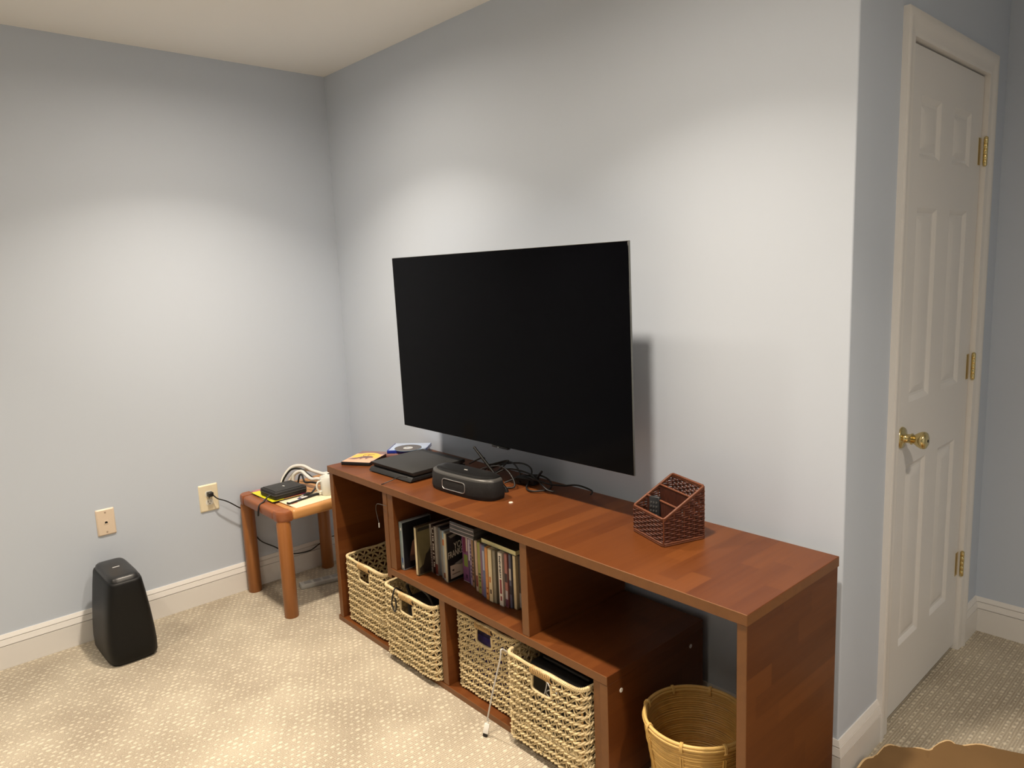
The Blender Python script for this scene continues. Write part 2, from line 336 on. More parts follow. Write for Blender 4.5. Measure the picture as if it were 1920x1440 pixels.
# ---- six panel door
DY0, DY1, DZ0, DZ1 = CY0 + 0.003, CY1 - 0.003, 0.018, CZ - 0.006; DX = XE - 0.006
door = thing('door_1', 'closed white six panel door with brass knob and hinges', None, kind='structure')
cols = [(0.448, 0.618), (0.732, 0.902)]; rows = [(0.235, 0.835), (1.033, 1.612), (1.752, 1.925)]
b = MB(); X0 = DX - 0.034
b.box(X0, DX, DY0, cols[0][0], DZ0, DZ1); b.box(X0, DX, cols[1][1], DY1, DZ0, DZ1); b.box(X0, DX, cols[0][1], cols[1][0], DZ0, DZ1)
for c0, c1 in cols:
    zz = [DZ0] + [z for r_ in rows for z in r_] + [DZ1]
    for k in range(0, len(zz), 2): b.box(X0, DX, c0, c1, zz[k], zz[k + 1])
b.build('door_leaf', M_DOOR, door, 0)
for c0, c1 in cols:
    for z0, z1 in rows:
        secs = []
        for ins, dep in ((0, 0.0), (0.004, -0.0015), (0.014, -0.0085), (0.022, -0.0095), (0.046, -0.0015), (0.05, -0.001)):
            secs.append([Vector((DX + dep, c0 + ins, z0 + ins)), Vector((DX + dep, c1 - ins, z0 + ins)), Vector((DX + dep, c1 - ins, z1 - ins)), Vector((DX + dep, c0 + ins, z1 - ins))])
        back = [Vector((X0, p.y, p.z)) for p in secs[0]]
        MB().loft([back] + secs).build('door_panel', M_DOOR, door, 20)
KY, KZ = 0.402, 0.932; MX = Matrix.Translation((DX, KY, KZ)) @ Matrix.Rotation(PI / 2, 4, 'Y')
k_ = MB().lathe([(0.033, 0.0), (0.033, 0.003), (0.030, 0.007), (0.018, 0.010), (0.0135, 0.014), (0.0135, 0.026), (0.017, 0.028), (0.017, 0.031), (0.0125, 0.034), (0.0150, 0.038), (0.021, 0.046), (0.0255, 0.056), (0.0262, 0.063), (0.0235, 0.069), (0.015, 0.073), (0.004, 0.0735)], 40, MX).build('door_knob', M_BRASS, door, 50); tag(k_, 'polished brass tulip door knob')
MB().lathe([(0.0045, 0), (0.0045, 0.0008)], 12, Matrix.Translation((DX + 0.0733, KY, KZ)) @ Matrix.Rotation(PI / 2, 4, 'Y')).build('keyhole', M_SHADOWGAP, door, 30)
MB().rbox(DX - 0.03, DX + 0.0018, DY0 - 0.0022, DY0 + 0.004, KZ - 0.028, KZ + 0.028, 0.0008).build('latch_plate', M_BRASS, door, 40)
for hz in (1.812, 1.078, 0.342):
    h_ = MB(); hy = CY1 - 0.001; hx = XE + 0.004
    for k in range(5):
        h_.lathe([(0.0062, 0), (0.0068, 0.0008), (0.0068, 0.0170), (0.0062, 0.0178)], 16, Matrix.Translation((hx + 0.004, hy, hz - 0.0445 + k * 0.0178)))
    h_.lathe([(0.003, -0.005), (0.0062, -0.002), (0.0062, 0.0), (0.002, 0.0)], 14, Matrix.Translation((hx + 0.004, hy, hz - 0.0445)))
    h_.lathe([(0.0062, 0.0), (0.0062, 0.002), (0.003, 0.005), (0.001, 0.0055)], 14, Matrix.Translation((hx + 0.004, hy, hz + 0.0445)))
    hg = h_.build('hinge', M_BRASS, door, 40); tag(hg, 'brass butt hinge')
    MB().box(DX, DX + 0.0012, hy - 0.030, hy - 0.004, hz - 0.0445, hz + 0.0445).build('hinge_leaf', M_BRASS, hg, 0)
    MB().box(XE + 0.0105, XE + 0.0118, hy + 0.002, hy + 0.012, hz - 0.0445, hz + 0.0445).build('hinge_leaf', M_BRASS, hg, 0)

# ---- recessed downlights
M_BAF = mat('downlight_baffle', (240, 238, 232), 0.6); M_LENS = mat('downlight_lens', (245, 240, 228), 0.4)
for i, (lx, ly) in enumerate(LIGHT_SPOTS):
    t = thing('recessed_downlight', 'round recessed ceiling downlight ' + ['in front of the television, nearer the left wall', 'in front of the television, nearer the door', 'in the near half of the ceiling, by the left wall', 'in the near half of the ceiling, toward the door', 'outside the wall corner, added unseen to brighten the door passage'][i], 'ceiling light', (lx, ly, H), group='recessed ceiling downlights')
    n = 48
    ring = MB()
    def circ(r, z): return [Vector((r * math.cos(2 * PI * k / n), r * math.sin(2 * PI * k / n), z)) for k in range(n)]
    ring.loft([circ(0.095, 0.0), circ(0.094, -0.003), circ(0.080, -0.004), circ(0.0615, -0.001), circ(0.0615, 0.0)], False, False).build('trim_ring', M_TRIM, t, 40)
    MB().loft([circ(0.0615, 0.0), circ(0.0605, 0.018), circ(0.0605, 0.026)], False, False).build('baffle', M_BAF, t, 40)
    MB().loft([circ(0.060, 0.020), circ(0.060, 0.024)]).build('lens', M_LENS, t, 40)
    # reflector beam and the wider glow of the diffuser
    for nm, en, sp, zz in (('downlight_beam', LIGHT_W[i], BEAM_DEG[i], 0.0172), ('downlight_glow', GLOW_W[i], 178, 0.0160)):
        l = bpy.data.lights.new(nm, 'AREA'); l.shape = 'DISK'; l.size = 0.116; l.energy = en; l.color = LIGHT_COL; l.spread = math.radians(sp)
        lo = bpy.data.objects.new(nm, l); COL.objects.link(lo); lo.parent = t; lo.location = (0, 0, zz)


# ================================================================== TELEVISION STAND
stand = thing('tv_stand', 'long cherry wood television stand with open shelves and four basket bays', 'tv stand', cab(0, 0, 0), CA)
D = 0.4603; BT = 0.0284
front = lambda n: n.y < -0.7
def board(name, x0, x1, y0, y1, z0, z1, fn=front, r=0.0012):
    return MB().rbox(x0, x1, y0, y1, z0, z1, r, 1).build(name, M_VEN, stand, 30, edge_mat=M_EDGE, edge_fn=fn)
board('top_board', 0.0, 1.966, -D, 0.0, ZT - BT, ZT, lambda n: n.y < -0.5 or (abs(n.x) > 0.9))
board('side_panel', 0.012, 0.041, -D + 0.002, 0.0, 0.0216, ZT - BT)
board('side_panel', 1.938, 1.9635, -D + 0.003, -0.002, 0.0, ZT - BT)
board('bottom_board', 0.0, 1.546, -D, 0.0, 0.0, 0.0216)
board('shelf_board', 0.4605, 1.546, -D, 0.0, ZS - 0.0265, ZS)
board('divider', 0.431, 0.4595, -D + 0.002, 0.0, 0.327, ZT - BT)
board('divider', 0.4605, 0.497, -D + 0.004, 0.0, ZS, ZT - BT)
board('divider', 1.204, 1.234, -D + 0.003, 0.0, ZS, ZT - BT)
board('divider', 0.765, 0.797, -D + 0.003, 0.0, 0.0216, ZS - 0.0265)
board('side_panel', 1.491, 1.5175, -D + 0.005, 0.0, 0.0216, ZS - 0.0265)
board('side_panel', 1.5180, 1.546, -D + 0.001, 0.0, 0.0216, ZS - 0.0265)
for y_ in (-0.401, -0.067):
    c_ = MB().lathe([(0.0068, 0), (0.0068, 0.0008), (0.005, 0.0014), (0.002, 0.0009)], 18, Matrix.Translation((1.546, y_, 0.305)) @ Matrix.Rotation(PI / 2, 4, 'Y')).build('fastener_cap', M_WHITE, stand, 40)
    tag(c_, 'small white fastener cap')

# ================================================================== TELEVISION
tv = thing('television', 'large black flat screen television mounted on the wall above the stand', 'television', (1.43, -0.204, 1.198)); tv.rotation_euler = (0.014, 0, 0)
TW, TH = 1.226, 0.703
MB().rbox(-TW / 2, TW / 2, 0.0, 0.0075, -TH / 2, TH / 2, 0.0012, 2).build('panel', mat('tv_edge_metal', (112, 114, 112), 0.35, metal=0.6), tv)
MB().rbox(-TW / 2 + 0.0012, TW / 2 - 0.0012, -0.0016, -0.0001, -TH / 2 + 0.0012, TH / 2 - 0.0012, 0.0006, 1).build('screen', mat('tv_screen_glass', (0.0014, 0.0014, 0.0022), 0.09, linear=True, spec=0.06), tv)
MB().rbox(-0.52, 0.52, 0.0076, 0.052, -TH / 2 + 0.02, 0.02, 0.01, 3).build('rear_housing', M_BLKM, tv)
lb = MB().rbox(-0.045, 0.045, -0.003, 0.012, -TH / 2 - 0.0075, -TH / 2 - 0.0002, 0.003, 2).build('logo_bar', M_BLKG, tv)
MB().rbox(-0.011, -0.005, -0.0036, -0.0030, -TH / 2 - 0.0060, -TH / 2 - 0.0028, 0.0002, 1).build('indicator', M_SILV, lb)
mnt = thing('tv_wall_bracket', 'black folding arm bracket between wall and television', 'bracket', (1.43, 0.0, 1.12))
MB().rbox(-0.11, 0.11, -0.012, 0.0, -0.13, 0.13, 0.003).build('wall_plate', M_BLKM, mnt)
MB().rbox(-0.22, 0.22, -0.149, -0.143, -0.16, 0.0, 0.002).build('mounting_plate', M_BLKM, mnt)
for z_ in (0.035, -0.06):
    MB().tube([(-0.06, -0.012, z_), (0.06, -0.08, z_), (0.0, -0.143, z_)], 0.014, 10).build('arm', M_BLKM, mnt)

# ================================================================== SEAGRASS BASKETS
BW, BD, BH = 0.338, 0.395, 0.288
def ring_path(w_, d_, r, step):
    """closed rounded-rect polyline with arc length, starting mid front (y negative side), going +x"""
    o = rrect(w_, d_, r, 8); P = [Vector((0.0, -d_ / 2, 0))]
    # rrect starts at bottom right corner
    P += [Vector((x, y, 0)) for x, y in o]
    P.append(Vector((0.0, -d_ / 2, 0)))
    L = [0.0]
    for i in range(1, len(P)): L.append(L[-1] + (P[i] - P[i - 1]).length)
    return P, L
def at_s(P, L, s):
    s = max(0.0, min(L[-1], s)); i = 1
    while i < len(L) - 1 and L[i] < s: i += 1
    t = (s - L[i - 1]) / max(1e-9, L[i] - L[i - 1]); p = P[i - 1].lerp(P[i], t); d = (P[i] - P[i - 1]); d = d.normalized() if d.length > 1e-9 else Vector((1, 0, 0))
    return p, Vector((d.y, -d.x, 0))  # point, outward normal
HW = 0.040; HZ0, HZ1 = 0.208, 0.256     # handle opening
def make_basket():
    t = thing('seagrass_basket', 'seagrass basket', 'basket')
    rnd = random.Random(3)
    nrow = 10; dz = (BH - 0.016) / nrow
    P, L = ring_path(BW - 0.018, BD - 0.018, 0.028, 0.004); per = L[-1]
    def spans(z0, z1):
        if z1 > HZ0 and z0 < HZ1:
            return [(HW + 0.004, per / 2 - HW - 0.004), (per / 2 + HW + 0.004, per - HW - 0.004)]
        return [(0.0, per)]
    for i in range(nrow):
        z = 0.009 + i * dz; mb = MB()
        ph = rnd.random() * 6
        # twisted two-strand rope lying along the row
        for s0, s1 in spans(z - 0.004, z + 0.004):
            full = s1 - s0 > per - 1e-6
            n = int((s1 - s0) / 0.0055)
            for k in (0, 1):
                pts = []
                for j in range(n + (0 if full else 1)):
                    s = s0 + (s1 - s0) * j / n; p, nn = at_s(P, L, s); a = 2 * PI * s / (per / 44) + k * PI + ph
                    jit = 0.0022 * math.sin(s * 61 + i * 2.1) + 0.0014 * math.sin(s * 143 + i)
                    pts.append(p + nn * (0.0034 * math.cos(a) + 0.0025) + Vector((0, 0, z + 0.0034 * math.sin(a) + jit)))
                mb.tube(pts, 0.0032, 6, closed=full)
        # zigzag filler up to the next row
        zz0, zz1 = z + 0.003, z + dz - 0.003
        for s0, s1 in spans(zz0, zz1 - 0.004):
            m_ = int(round((s1 - s0) / 0.0175))
            for k in (0, 1):
                pts = []
                for j in range(m_ * 4 + 1):
                    s = s0 + (s1 - s0) * j / (m_ * 4); p, nn = at_s(P, L, s); q = (j / 4.0 + 0.33 * k + 0.5 * (i % 2)) % 2
                    h = q / 1.45 if q < 1.45 else (2 - q) / 0.55
                    pts.append(p + nn * (0.0035 * math.cos(PI * q) * (1 if k else -1)) + Vector((0, 0, zz0 + (zz1 - zz0) * h + 0.001 * math.sin(s * 97 + k))))
                mb.tube(pts, 0.0024, 6)
        mb.build('weave_row', M_SEA, t, 60)
    # rim
    n = int(per / 0.006); mb = MB()
    for k in (0, 1):
        pts = []
        for j in range(n):
            s = per * j / n; p, nn = at_s(P, L, s); a = 2 * PI * s / (per / 110) + k * PI
            pts.append(p + nn * (0.0030 * math.cos(a) + 0.001) + Vector((0, 0, BH - 0.008 + 0.0035 * math.sin(a) + 0.0012 * math.sin(s * 47))))
        mb.tube(pts, 0.0052, 6, closed=True)
    mb.build('rim', M_SEA, t, 60)
    for f in (-1, 1):
        # coiled wrap above the opening and the frame around it
        mb = MB(); pts = []
        for j in range(12 * 10 + 1):
            a = 2 * PI * j / 10; x = -HW - 0.004 + (2 * HW + 0.008) * j / 120
            pts.append(Vector((x, f * (BD / 2 - 0.008) + f * -0.0 + 0.0085 * math.cos(a), (HZ1 + BH) / 2 - 0.001 + 0.0128 * math.sin(a))))
        mb.tube(pts, 0.0021, 5); mb.build('handle_wrap', M_SEA2, t, 60)
        MB().tube([(-HW - 0.006, f * (BD / 2 - 0.008), (HZ1 + BH) / 2), (HW + 0.006, f * (BD / 2 - 0.008), (HZ1 + BH) / 2)], 0.0085, 8).build('handle_core', mat('seagrass_core', (58, 42, 28), 0.8), t, 60)
        y = f * (BD / 2 - 0.007)
        fr = spline([(-HW, y, HZ1 - 0.004), (-HW - 0.001, y, (HZ0 + HZ1) / 2), (-HW + 0.001, y, HZ0 + 0.002), (0, y, HZ0 - 0.003), (HW - 0.001, y, HZ0 + 0.002), (HW + 0.001, y, (HZ0 + HZ1) / 2), (HW, y, HZ1 - 0.004)], 6)
        MB().tube(fr, 0.0048, 7).build('opening_edge', M_SEA, t, 60)
    # corner stakes and woven base
    for sx in (-1, 1):
        for sy in (-1, 1):
            MB().tube([(sx * (BW / 2 - 0.020), sy * (BD / 2 - 0.020), 0.004), (sx * (BW / 2 - 0.020), sy * (BD / 2 - 0.020), BH - 0.01)], 0.004, 6).build('stake', M_SEA2, t, 60)
    mb = MB(); k = 0; x = -BW / 2 + 0.018
    while x < BW / 2 - 0.016:
        mb.tube([(x, -BD / 2 + 0.012, 0.006), (x, BD / 2 - 0.012, 0.006)], 0.0052, 6); x += 0.0108
    o = mb.build('woven_base', M_SEA, t, 60); o['kind'] = 'stuff'
    return t
bk = make_basket()
ZB = 0.0222
specs = [(0.219, -0.449, 0.0, 'seagrass basket at the left end of the stand, open at the top'),
         (0.588, -0.487, 0.006, 'seagrass basket pulled out below the disc shelf, holding a black bag'),
         (0.972, -0.432, -0.004, 'seagrass basket pushed back right of the middle divider, purple box inside'),
         (1.3125, -0.494, 0.002, 'seagrass basket at the right end of the lower shelf, white cable over its corner')]
for i, (x, yf, a, lab) in enumerate(specs):
    o = bk if i == 0 else copy_tree(bk)
    o.location = cab(x, yf + BD / 2, ZB); o.rotation_euler = (0, 0, CA + a); o['label'] = lab; o['group'] = 'seagrass baskets in the stand'
def inb(i, dx, dy, z): x, yf, a, _ = specs[i]; return cab(x + dx, yf + BD / 2 + dy, ZB + z)
# contents
t = thing('black_bag', 'black padded bag with looped handle in the pulled out basket', 'bag', inb(1, 0.03, 0.0, 0.012), CA)
MB().rbox(-0.11, 0.11, -0.15, 0.15, 0, 0.235, 0.03, 4).build('body', M_BLKM, t, 60)
MB().tube(spline([(-0.085, -0.130, 0.225), (-0.084, -0.148, 0.275), (-0.055, -0.158, 0.302), (0.03, -0.158, 0.302), (0.062, -0.150, 0.282), (0.070, -0.130, 0.225)], 8), 0.006, 8).build('handle', M_BLK, t, 60)
t = thing('cord_over_basket', 'thin black cord looped over the front of the pulled out basket', 'cord', inb(1, -0.045, -BD / 2, 0.27), CA)
MB().tube(spline([(-0.03, 0.05, -0.02), (-0.025, 0.02, 0.012), (-0.012, -0.004, 0.026), (-0.008, -0.0175, 0.004), (-0.014, -0.020, -0.03), (0.004, -0.020, -0.055), (0.014, -0.019, -0.03), (0.006, -0.0175, 0.0)], 8), 0.003, 7).build('cord', M_CORD, t, 60)
t = thing('purple_box', 'purple box inside the pushed back basket', 'box', inb(2, 0.0, -0.045, 0.012), CA)
MB().rbox(-0.12, 0.12, -0.12, 0.12, 0, 0.24, 0.003).build('carton', mat('purple_card', (58, 40, 112), 0.35), t)
MB().rbox(-0.121, 0.121, -0.121, 0.121, 0.205, 0.243, 0.003).build('lid', mat('purple_card_dark', (36, 26, 74), 0.35), t)
t = thing('black_device_box', 'black box inside the right end basket', 'box', inb(3, 0.0, 0.01, 0.012), CA)
MB().rbox(-0.13, 0.13, -0.13, 0.16, 0, 0.225, 0.012, 3).build('body', M_BLKM, t, 60)
MB().rbox(-0.10, 0.10, -0.10, 0.10, 0.226, 0.240, 0.006, 2).build('lid', M_BLK, t, 60)
t = thing('curled_white_cable', 'white cord curled behind the opening of the right end basket', 'cord', inb(3, 0.01, -0.165, 0.215), CA)
MB().tube(spline([(-0.03, 0.0, -0.04), (-0.018, 0.002, 0.0), (-0.008, -0.004, 0.022), (0.006, -0.004, 0.004), (0.012, 0.0, -0.03), (-0.012, -0.004, -0.018), (0.0, -0.008, 0.0), (0.026, -0.004, 0.006), (0.034, 0.0, -0.03)], 8), 0.0018, 6).build('cord', M_WHITE, t, 60)
# white charging cable hanging over the basket corner to the floor
t = thing('charging_cable', 'white charging cable with square plug hanging from the right basket to the carpet', 'cable', (1.709, -0.560, 0.0))
cA = inb(3, -BW / 2 + 0.012, -BD / 2 + 0.03, BH - 0.03) - t.location; cB = inb(3, -BW / 2 + 0.006, -BD / 2 - 0.004, BH + 0.004) - t.location
cC = inb(3, -BW / 2 + 0.004, -BD / 2 - 0.012, BH - 0.03) - t.location
MB().tube(spline([cA, cB, cC, cC.lerp(Vector((0.0, 0.012, 0.05)), 0.5) + Vector((0.003, -0.006, 0)), (0.0, 0.012, 0.052)], 10), 0.0026, 8).build('cord', mat('grey_white_cord', (196, 194, 190), 0.45), t, 60)
MT = Matrix.Translation((0.0, 0.004, 0.0165)) @ Matrix.Rotation(math.radians(-18), 4, 'X') @ Matrix.Rotation(0.5, 4, 'Z')
MB().rbox(-0.009, 0.009, -0.0045, 0.0045, -0.006, 0.026, 0.002, 2, MT).build('plug', M_WHITE, t, 40)
MB().lathe([(0.0036, 0.024), (0.0034, 0.036), (0.0027, 0.042)], 10, MT).build('strain_relief', M_WHITE, t, 40)
MB().rbox(-0.0075, 0.0075, -0.0034, 0.0034, -0.0145, -0.0062, 0.0006, 1, MT).build('plug_tip', M_SHADOWGAP, t, 40)

# ================================================================== DISCS AND BOOKS ON THE SHELF
def case(name, x0, th, yf, col, label, cat='disc case', h=0.19, d=0.135, lean=0.0, cover=None, shell=None, spine_parts=(), group='disc cases standing on the shelf'):
    t = thing(name, label, cat, cab(x0 + th / 2, yf, ZS), CA, group=group)
    t.rotation_euler = (0, lean, CA)
    key = 'case_' + '_'.join(str(c) for c in (shell or col))
    MB().rbox(-th / 2, th / 2, 0, d, 0.0004, h, 0.0012, 2).build('case', mat(key, shell or col, 0.3), t)
    MB().box(-th / 2 + 0.0012, th / 2 - 0.0012, -0.0004, 0.0006, 0.004, h - 0.004).build('spine_label', mat('spine_' + '_'.join(str(c) for c in col), col, 0.4, noise=(30, 0.25)), t, 0)
    for z0, z1, u0, u1, c in spine_parts:
        MB().box(-th / 2 + u0 * th, -th / 2 + u1 * th, -0.0008, 0.0, z0, z1).build('spine_print', mat('print_' + '_'.join(str(q) for q in c), c, 0.5), t, 0)
    if cover:
        MB().box(th / 2 - 0.0004, th / 2 + 0.0004, 0.003, d - 0.003, 0.004, h - 0.004).build('cover_sheet', mat('cover_' + name + '_' + '_'.join(str(c) for c in cover), cover, 0.35, noise=(22, 0.35)), t, 0)
    return t
def patch(t, poly, x, col, name='cover_print', thick=0.0004):
    """flat printed shape on the right cover: poly in (depth y, height z)"""
    b = MB(); b.loft([[Vector((x, y, z)) for y, z in poly], [Vector((x + thick, y, z)) for y, z in poly]])
    return b.build(name, mat('print_' + '_'.join(str(q) for q in col), col, 0.45), t, 0)
def marks(z0, z1, n, u0, u1, c, seed):
    r = random.Random(seed); out = []; s = (z1 - z0) / n
    for k in range(n):
        if r.random() < 0.12: continue
        a = r.uniform(0, 0.12); out.append((z0 + k * s + s * 0.1, z0 + k * s + s * r.uniform(0.62, 0.85), u0 + a, u1 - r.uniform(0, 0.12), c))
    return out
WHT = (214, 206, 196); DRK = (26, 22, 22)
c1 = case('disc_case', 0.500, 0.018, -0.437, (126, 142, 144), 'silvery blue disc case leaning at the left end of the shelf', lean=-0.0, cover=(30, 30, 34), shell=(150, 158, 160), spine_parts=[(0.01, 0.02, 0.5, 0.9, WHT), (0.158, 0.168, 0.5, 0.85, WHT), (0.03, 0.05, 0.55, 0.9, (60, 84, 140))])
patch(c1, [(0.03, 0.05), (0.09, 0.04), (0.10, 0.09), (0.075, 0.125), (0.045, 0.105)], 0.0094, (150, 108, 92)); patch(c1, [(0.03, 0.03), (0.11, 0.02), (0.11, 0.04), (0.03, 0.055)], 0.0094, (96, 74, 70))
c2 = case('disc_case', 0.590, 0.0145, -0.430, (206, 190, 152), 'cream spined disc case with olive cover, pulled forward', cover=(112, 104, 72), shell=(70, 62, 46))
patch(c2, [(0.006, 0.006), (0.128, 0.006), (0.128, 0.105), (0.110, 0.120), (0.085, 0.092), (0.062, 0.108), (0.050, 0.085), (0.038, 0.078), (0.025, 0.04), (0.006, 0.03)], 0.0077, (44, 38, 30))
patch(c2, [(0.006, 0.172), (0.128, 0.172), (0.128, 0.184), (0.006, 0.184)], 0.0077, (38, 36, 32)); patch(c2, [(0.09, 0.165), (0.115, 0.165), (0.115, 0.17), (0.09, 0.17)], 0.0077, WHT)
case('disc_case', 0.6065, 0.012, -0.372, (150, 142, 134), 'thin pale grey disc case beside the maroon one', spine_parts=marks(0.02, 0.11, 9, 0.2, 0.8, (84, 62, 70), 3))
c4 = case('disc_case', 0.620, 0.0205, -0.374, (42, 20, 16), 'dark maroon disc case with white lettering down the spine', shell=(30, 16, 14), spine_parts=marks(0.028, 0.15, 17, 0.28, 0.72, (224, 214, 204), 11))
MB().tube([(0.0055 * math.cos(a), -0.0006, 0.168 + 0.012 * math.sin(a)) for a in [2 * PI * k / 20 for k in range(2, 19)]], 0.0011, 5).build('spine_emblem', mat('print_214_206_196', WHT, 0.5), c4)
case('disc_case', 0.6425, 0.0145, -0.377, (152, 146, 138), 'light grey disc case right of the maroon one', spine_parts=[(0.006, 0.045, 0.05, 0.95, (96, 30, 20))])
case('disc_case', 0.659, 0.014, -0.370, (92, 98, 104), 'slate grey disc case between pale grey and silver cases', shell=(40, 44, 50))
case('disc_case', 0.6845, 0.0150, -0.380, (128, 124, 116), 'dull silver disc case left of the orange marked one', shell=(60, 60, 60))
case('disc_case', 0.7025, 0.0150, -0.384, (150, 160, 164), 'silver blue disc case with orange mark near the top', spine_parts=[(0.135, 0.158, 0.1, 0.9, (176, 98, 44)), (0.165, 0.184, 0.1, 0.9, (120, 150, 170)), (0.01, 0.03, 0.1, 0.9, (110, 60, 34))])
yf_ = case('disc_case', 0.7200, 0.0150, -0.390, (196, 186, 156), 'black and white film disc case with slanted title and pale sticker', cover=(26, 25, 26), shell=(120, 116, 104))
patch(yf_, [(0.02, 0.165), (0.10, 0.184), (0.06, 0.184), (0.01, 0.175)], 0.0079, (120, 114, 104)); patch(yf_, [(0.03, 0.065), (0.128, 0.092), (0.128, 0.075), (0.06, 0.055)], 0.0079, (140, 136, 130))
st = patch(yf_, [(0.012, 0.012), (0.072, 0.016), (0.074, 0.062), (0.012, 0.062)], 0.0079, (206, 190, 172)); st.name = 'sticker'
patch(yf_, [(0.02, 0.04), (0.028, 0.04), (0.028, 0.046), (0.02, 0.046)], 0.0085, (60, 50, 44)); patch(yf_, [(0.02, 0.026), (0.055, 0.028), (0.055, 0.031), (0.02, 0.029)], 0.0085, (120, 100, 88))
for body, yy, zz, sz, sy in (('YOUNG', 0.076, 0.137, 0.024, 1.5), ('FRANKENSTEIN', 0.069, 0.110, 0.0185, 1.9)):
    m_ = text_mb(body, sz)
    M = Matrix.Translation((0.0084, yy, zz)) @ Matrix(((0, 0, 1, 0), (1, 0, 0, 0), (0.16, sy, 0, 0), (0, 0, 0, 1)))
    xform(m_, M).build('cover_title', mat('print_title', (200, 192, 178), 0.5), yf_, 0)
case('disc_box_set', 0.757, 0.036, -0.337, (124, 74, 118), 'wide purple boxed set with green patch on the spine', cat='box set', shell=(190, 176, 186), spine_parts=[(0.06, 0.105, 0.25, 0.85, (120, 138, 60)), (0.112, 0.18, 0.2, 0.6, (110, 40, 70)), (0.12, 0.18, 0.68, 0.9, (200, 186, 170)), (0.015, 0.03, 0.5, 0.7, (50, 30, 60))])
seq = [(0.795, 0.0130, -0.340, (72, 52, 92), 'dark violet disc case right of the purple boxed set', [(0.09, 0.17, 0.2, 0.8, (200, 190, 200))]),
       (0.810, 0.0140, -0.345, (150, 132, 160), 'lavender disc case right of the dark violet one', marks(0.03, 0.16, 10, 0.2, 0.8, (90, 70, 110), 5)),
       (0.826, 0.0135, -0.350, (150, 116, 84), 'tan brown disc case right of the lavender one', marks(0.02, 0.12, 8, 0.2, 0.8, (70, 44, 36), 6)),
       (0.842, 0.0135, -0.352, (48, 36, 32), 'nearly black disc case between tan brown and cream ones', []),
       (0.860, 0.0145, -0.361, (196, 168, 146), 'cream pink disc case sticking out below the yellow edged book', [(0.02, 0.06, 0.2, 0.8, (120, 52, 44))]),
       (0.880, 0.0190, -0.365, (150, 148, 74), 'olive green disc case right of the cream pink one', marks(0.02, 0.08, 5, 0.2, 0.8, (70, 84, 40), 8)),
       (0.901, 0.0130, -0.370, (128, 96, 118), 'mauve disc case between olive and blue ones', []),
       (0.916, 0.0170, -0.374, (98, 108, 146), 'steel blue disc case right of the mauve one', [(0.1, 0.17, 0.25, 0.75, (178, 182, 200))]),
       (0.937, 0.0155, -0.379, (206, 140, 72), 'orange disc case between steel blue and cream ones', marks(0.02, 0.05, 3, 0.2, 0.8, (130, 60, 20), 9)),
       (0.955, 0.0195, -0.380, (226, 208, 168), 'cream disc case with orange specks right of the orange one', [(0.07, 0.09, 0.2, 0.6, (196, 120, 60)), (0.03, 0.045, 0.3, 0.7, (90, 70, 50))]),
       (0.9765, 0.0150, -0.378, (140, 132, 112), 'khaki grey disc case left of the white lettered one', []),
       (1.0035, 0.0215, -0.377, (232, 222, 208), 'white disc case with dark lettering and red block', [(0.045, 0.095, 0.3, 0.72, (140, 50, 56)), (0.02, 0.036, 0.35, 0.65, (150, 60, 60))] + marks(0.1, 0.178, 13, 0.28, 0.74, (44, 44, 46), 21)),
       (1.0285, 0.0150, -0.371, (170, 108, 100), 'pink and black disc case right of the white lettered one', [(0.09, 0.12, 0.1, 0.9, (60, 44, 48)), (0.03, 0.06, 0.1, 0.9, (190, 180, 182)), (0.005, 0.03, 0.1, 0.9, (104, 52, 76))]),
       (1.0450, 0.0120, -0.366, (88, 90, 112), 'slate blue disc case right of the pink and black one', [(0.1, 0.14, 0.1, 0.9, (196, 190, 186)), (0.05, 0.08, 0.1, 0.9, (40, 38, 50))]),
       (1.0595, 0.0140, -0.361, (226, 206, 164), 'cream disc case second from the right end of the row', []),
       (1.0755, 0.0150, -0.352, (66, 52, 40), 'dark brown disc case at the right end of the row', [(0.01, 0.06, 0.2, 0.8, (150, 140, 130))])]
for x0, th, yf, col, lab, sp in seq:
    case('disc_case', x0, th, yf, col, lab, spine_parts=sp, shell=tuple(int(c * 0.8) for c in col))
# lying on top of the standing ones
for k in range(3):
    t = thing('disc_case', ['bottom of three dark disc cases lying across the standing ones', 'middle of three dark disc cases lying across the standing ones', 'top of three dark disc cases lying across the standing ones'][k], 'disc case', cab(0.800 + 0.002 * k, -0.372 + 0.095, ZS + 0.1904 + 0.0142 * k), CA + (0.02, 0.03, 0.015)[k], group='disc cases lying on the row')
    MB().rbox(-0.0675, 0.0675, -0.095, 0.095, 0.0, 0.014, 0.0012, 2).build('case', mat('case_dark_clear', (70, 68, 68), 0.2), t)
    MB().box(-0.065, 0.065, -0.0953, -0.0949, 0.002, 0.0055).build('spine_label', mat('print_lilac', (150, 140, 146), 0.4), t, 0)
    MB().box(-0.064, 0.064, -0.092, 0.092, 0.0139, 0.0143).build('cover_sheet', mat('cover_dark_olive', (50, 48, 44), 0.3, noise=(25, 0.4)), t, 0)
t = thing('paperback_book', 'yellow edged book lying on the disc cases by the divider', 'book', cab(0.992, -0.365 + 0.066, ZS + 0.1904), CA - 0.015)
MB().box(-0.089, 0.089, -0.0635, 0.0635, 0.0015, 0.0165).build('pages', mat('book_pages_yellow', (222, 214, 160), 0.7, noise=(60, 0.15)), t, 0)
MB().rbox(-0.090, 0.090, -0.065, 0.065, 0.0165, 0.0185, 0.0005, 1).build('front_cover', mat('book_cover_dark', (58, 58, 46), 0.35, noise=(25, 0.5)), t, 0)
MB().rbox(-0.090, 0.090, -0.065, 0.065, 0.0, 0.0015, 0.0005, 1).build('back_cover', mat('book_cover_teal', (24, 40, 44), 0.35), t, 0)
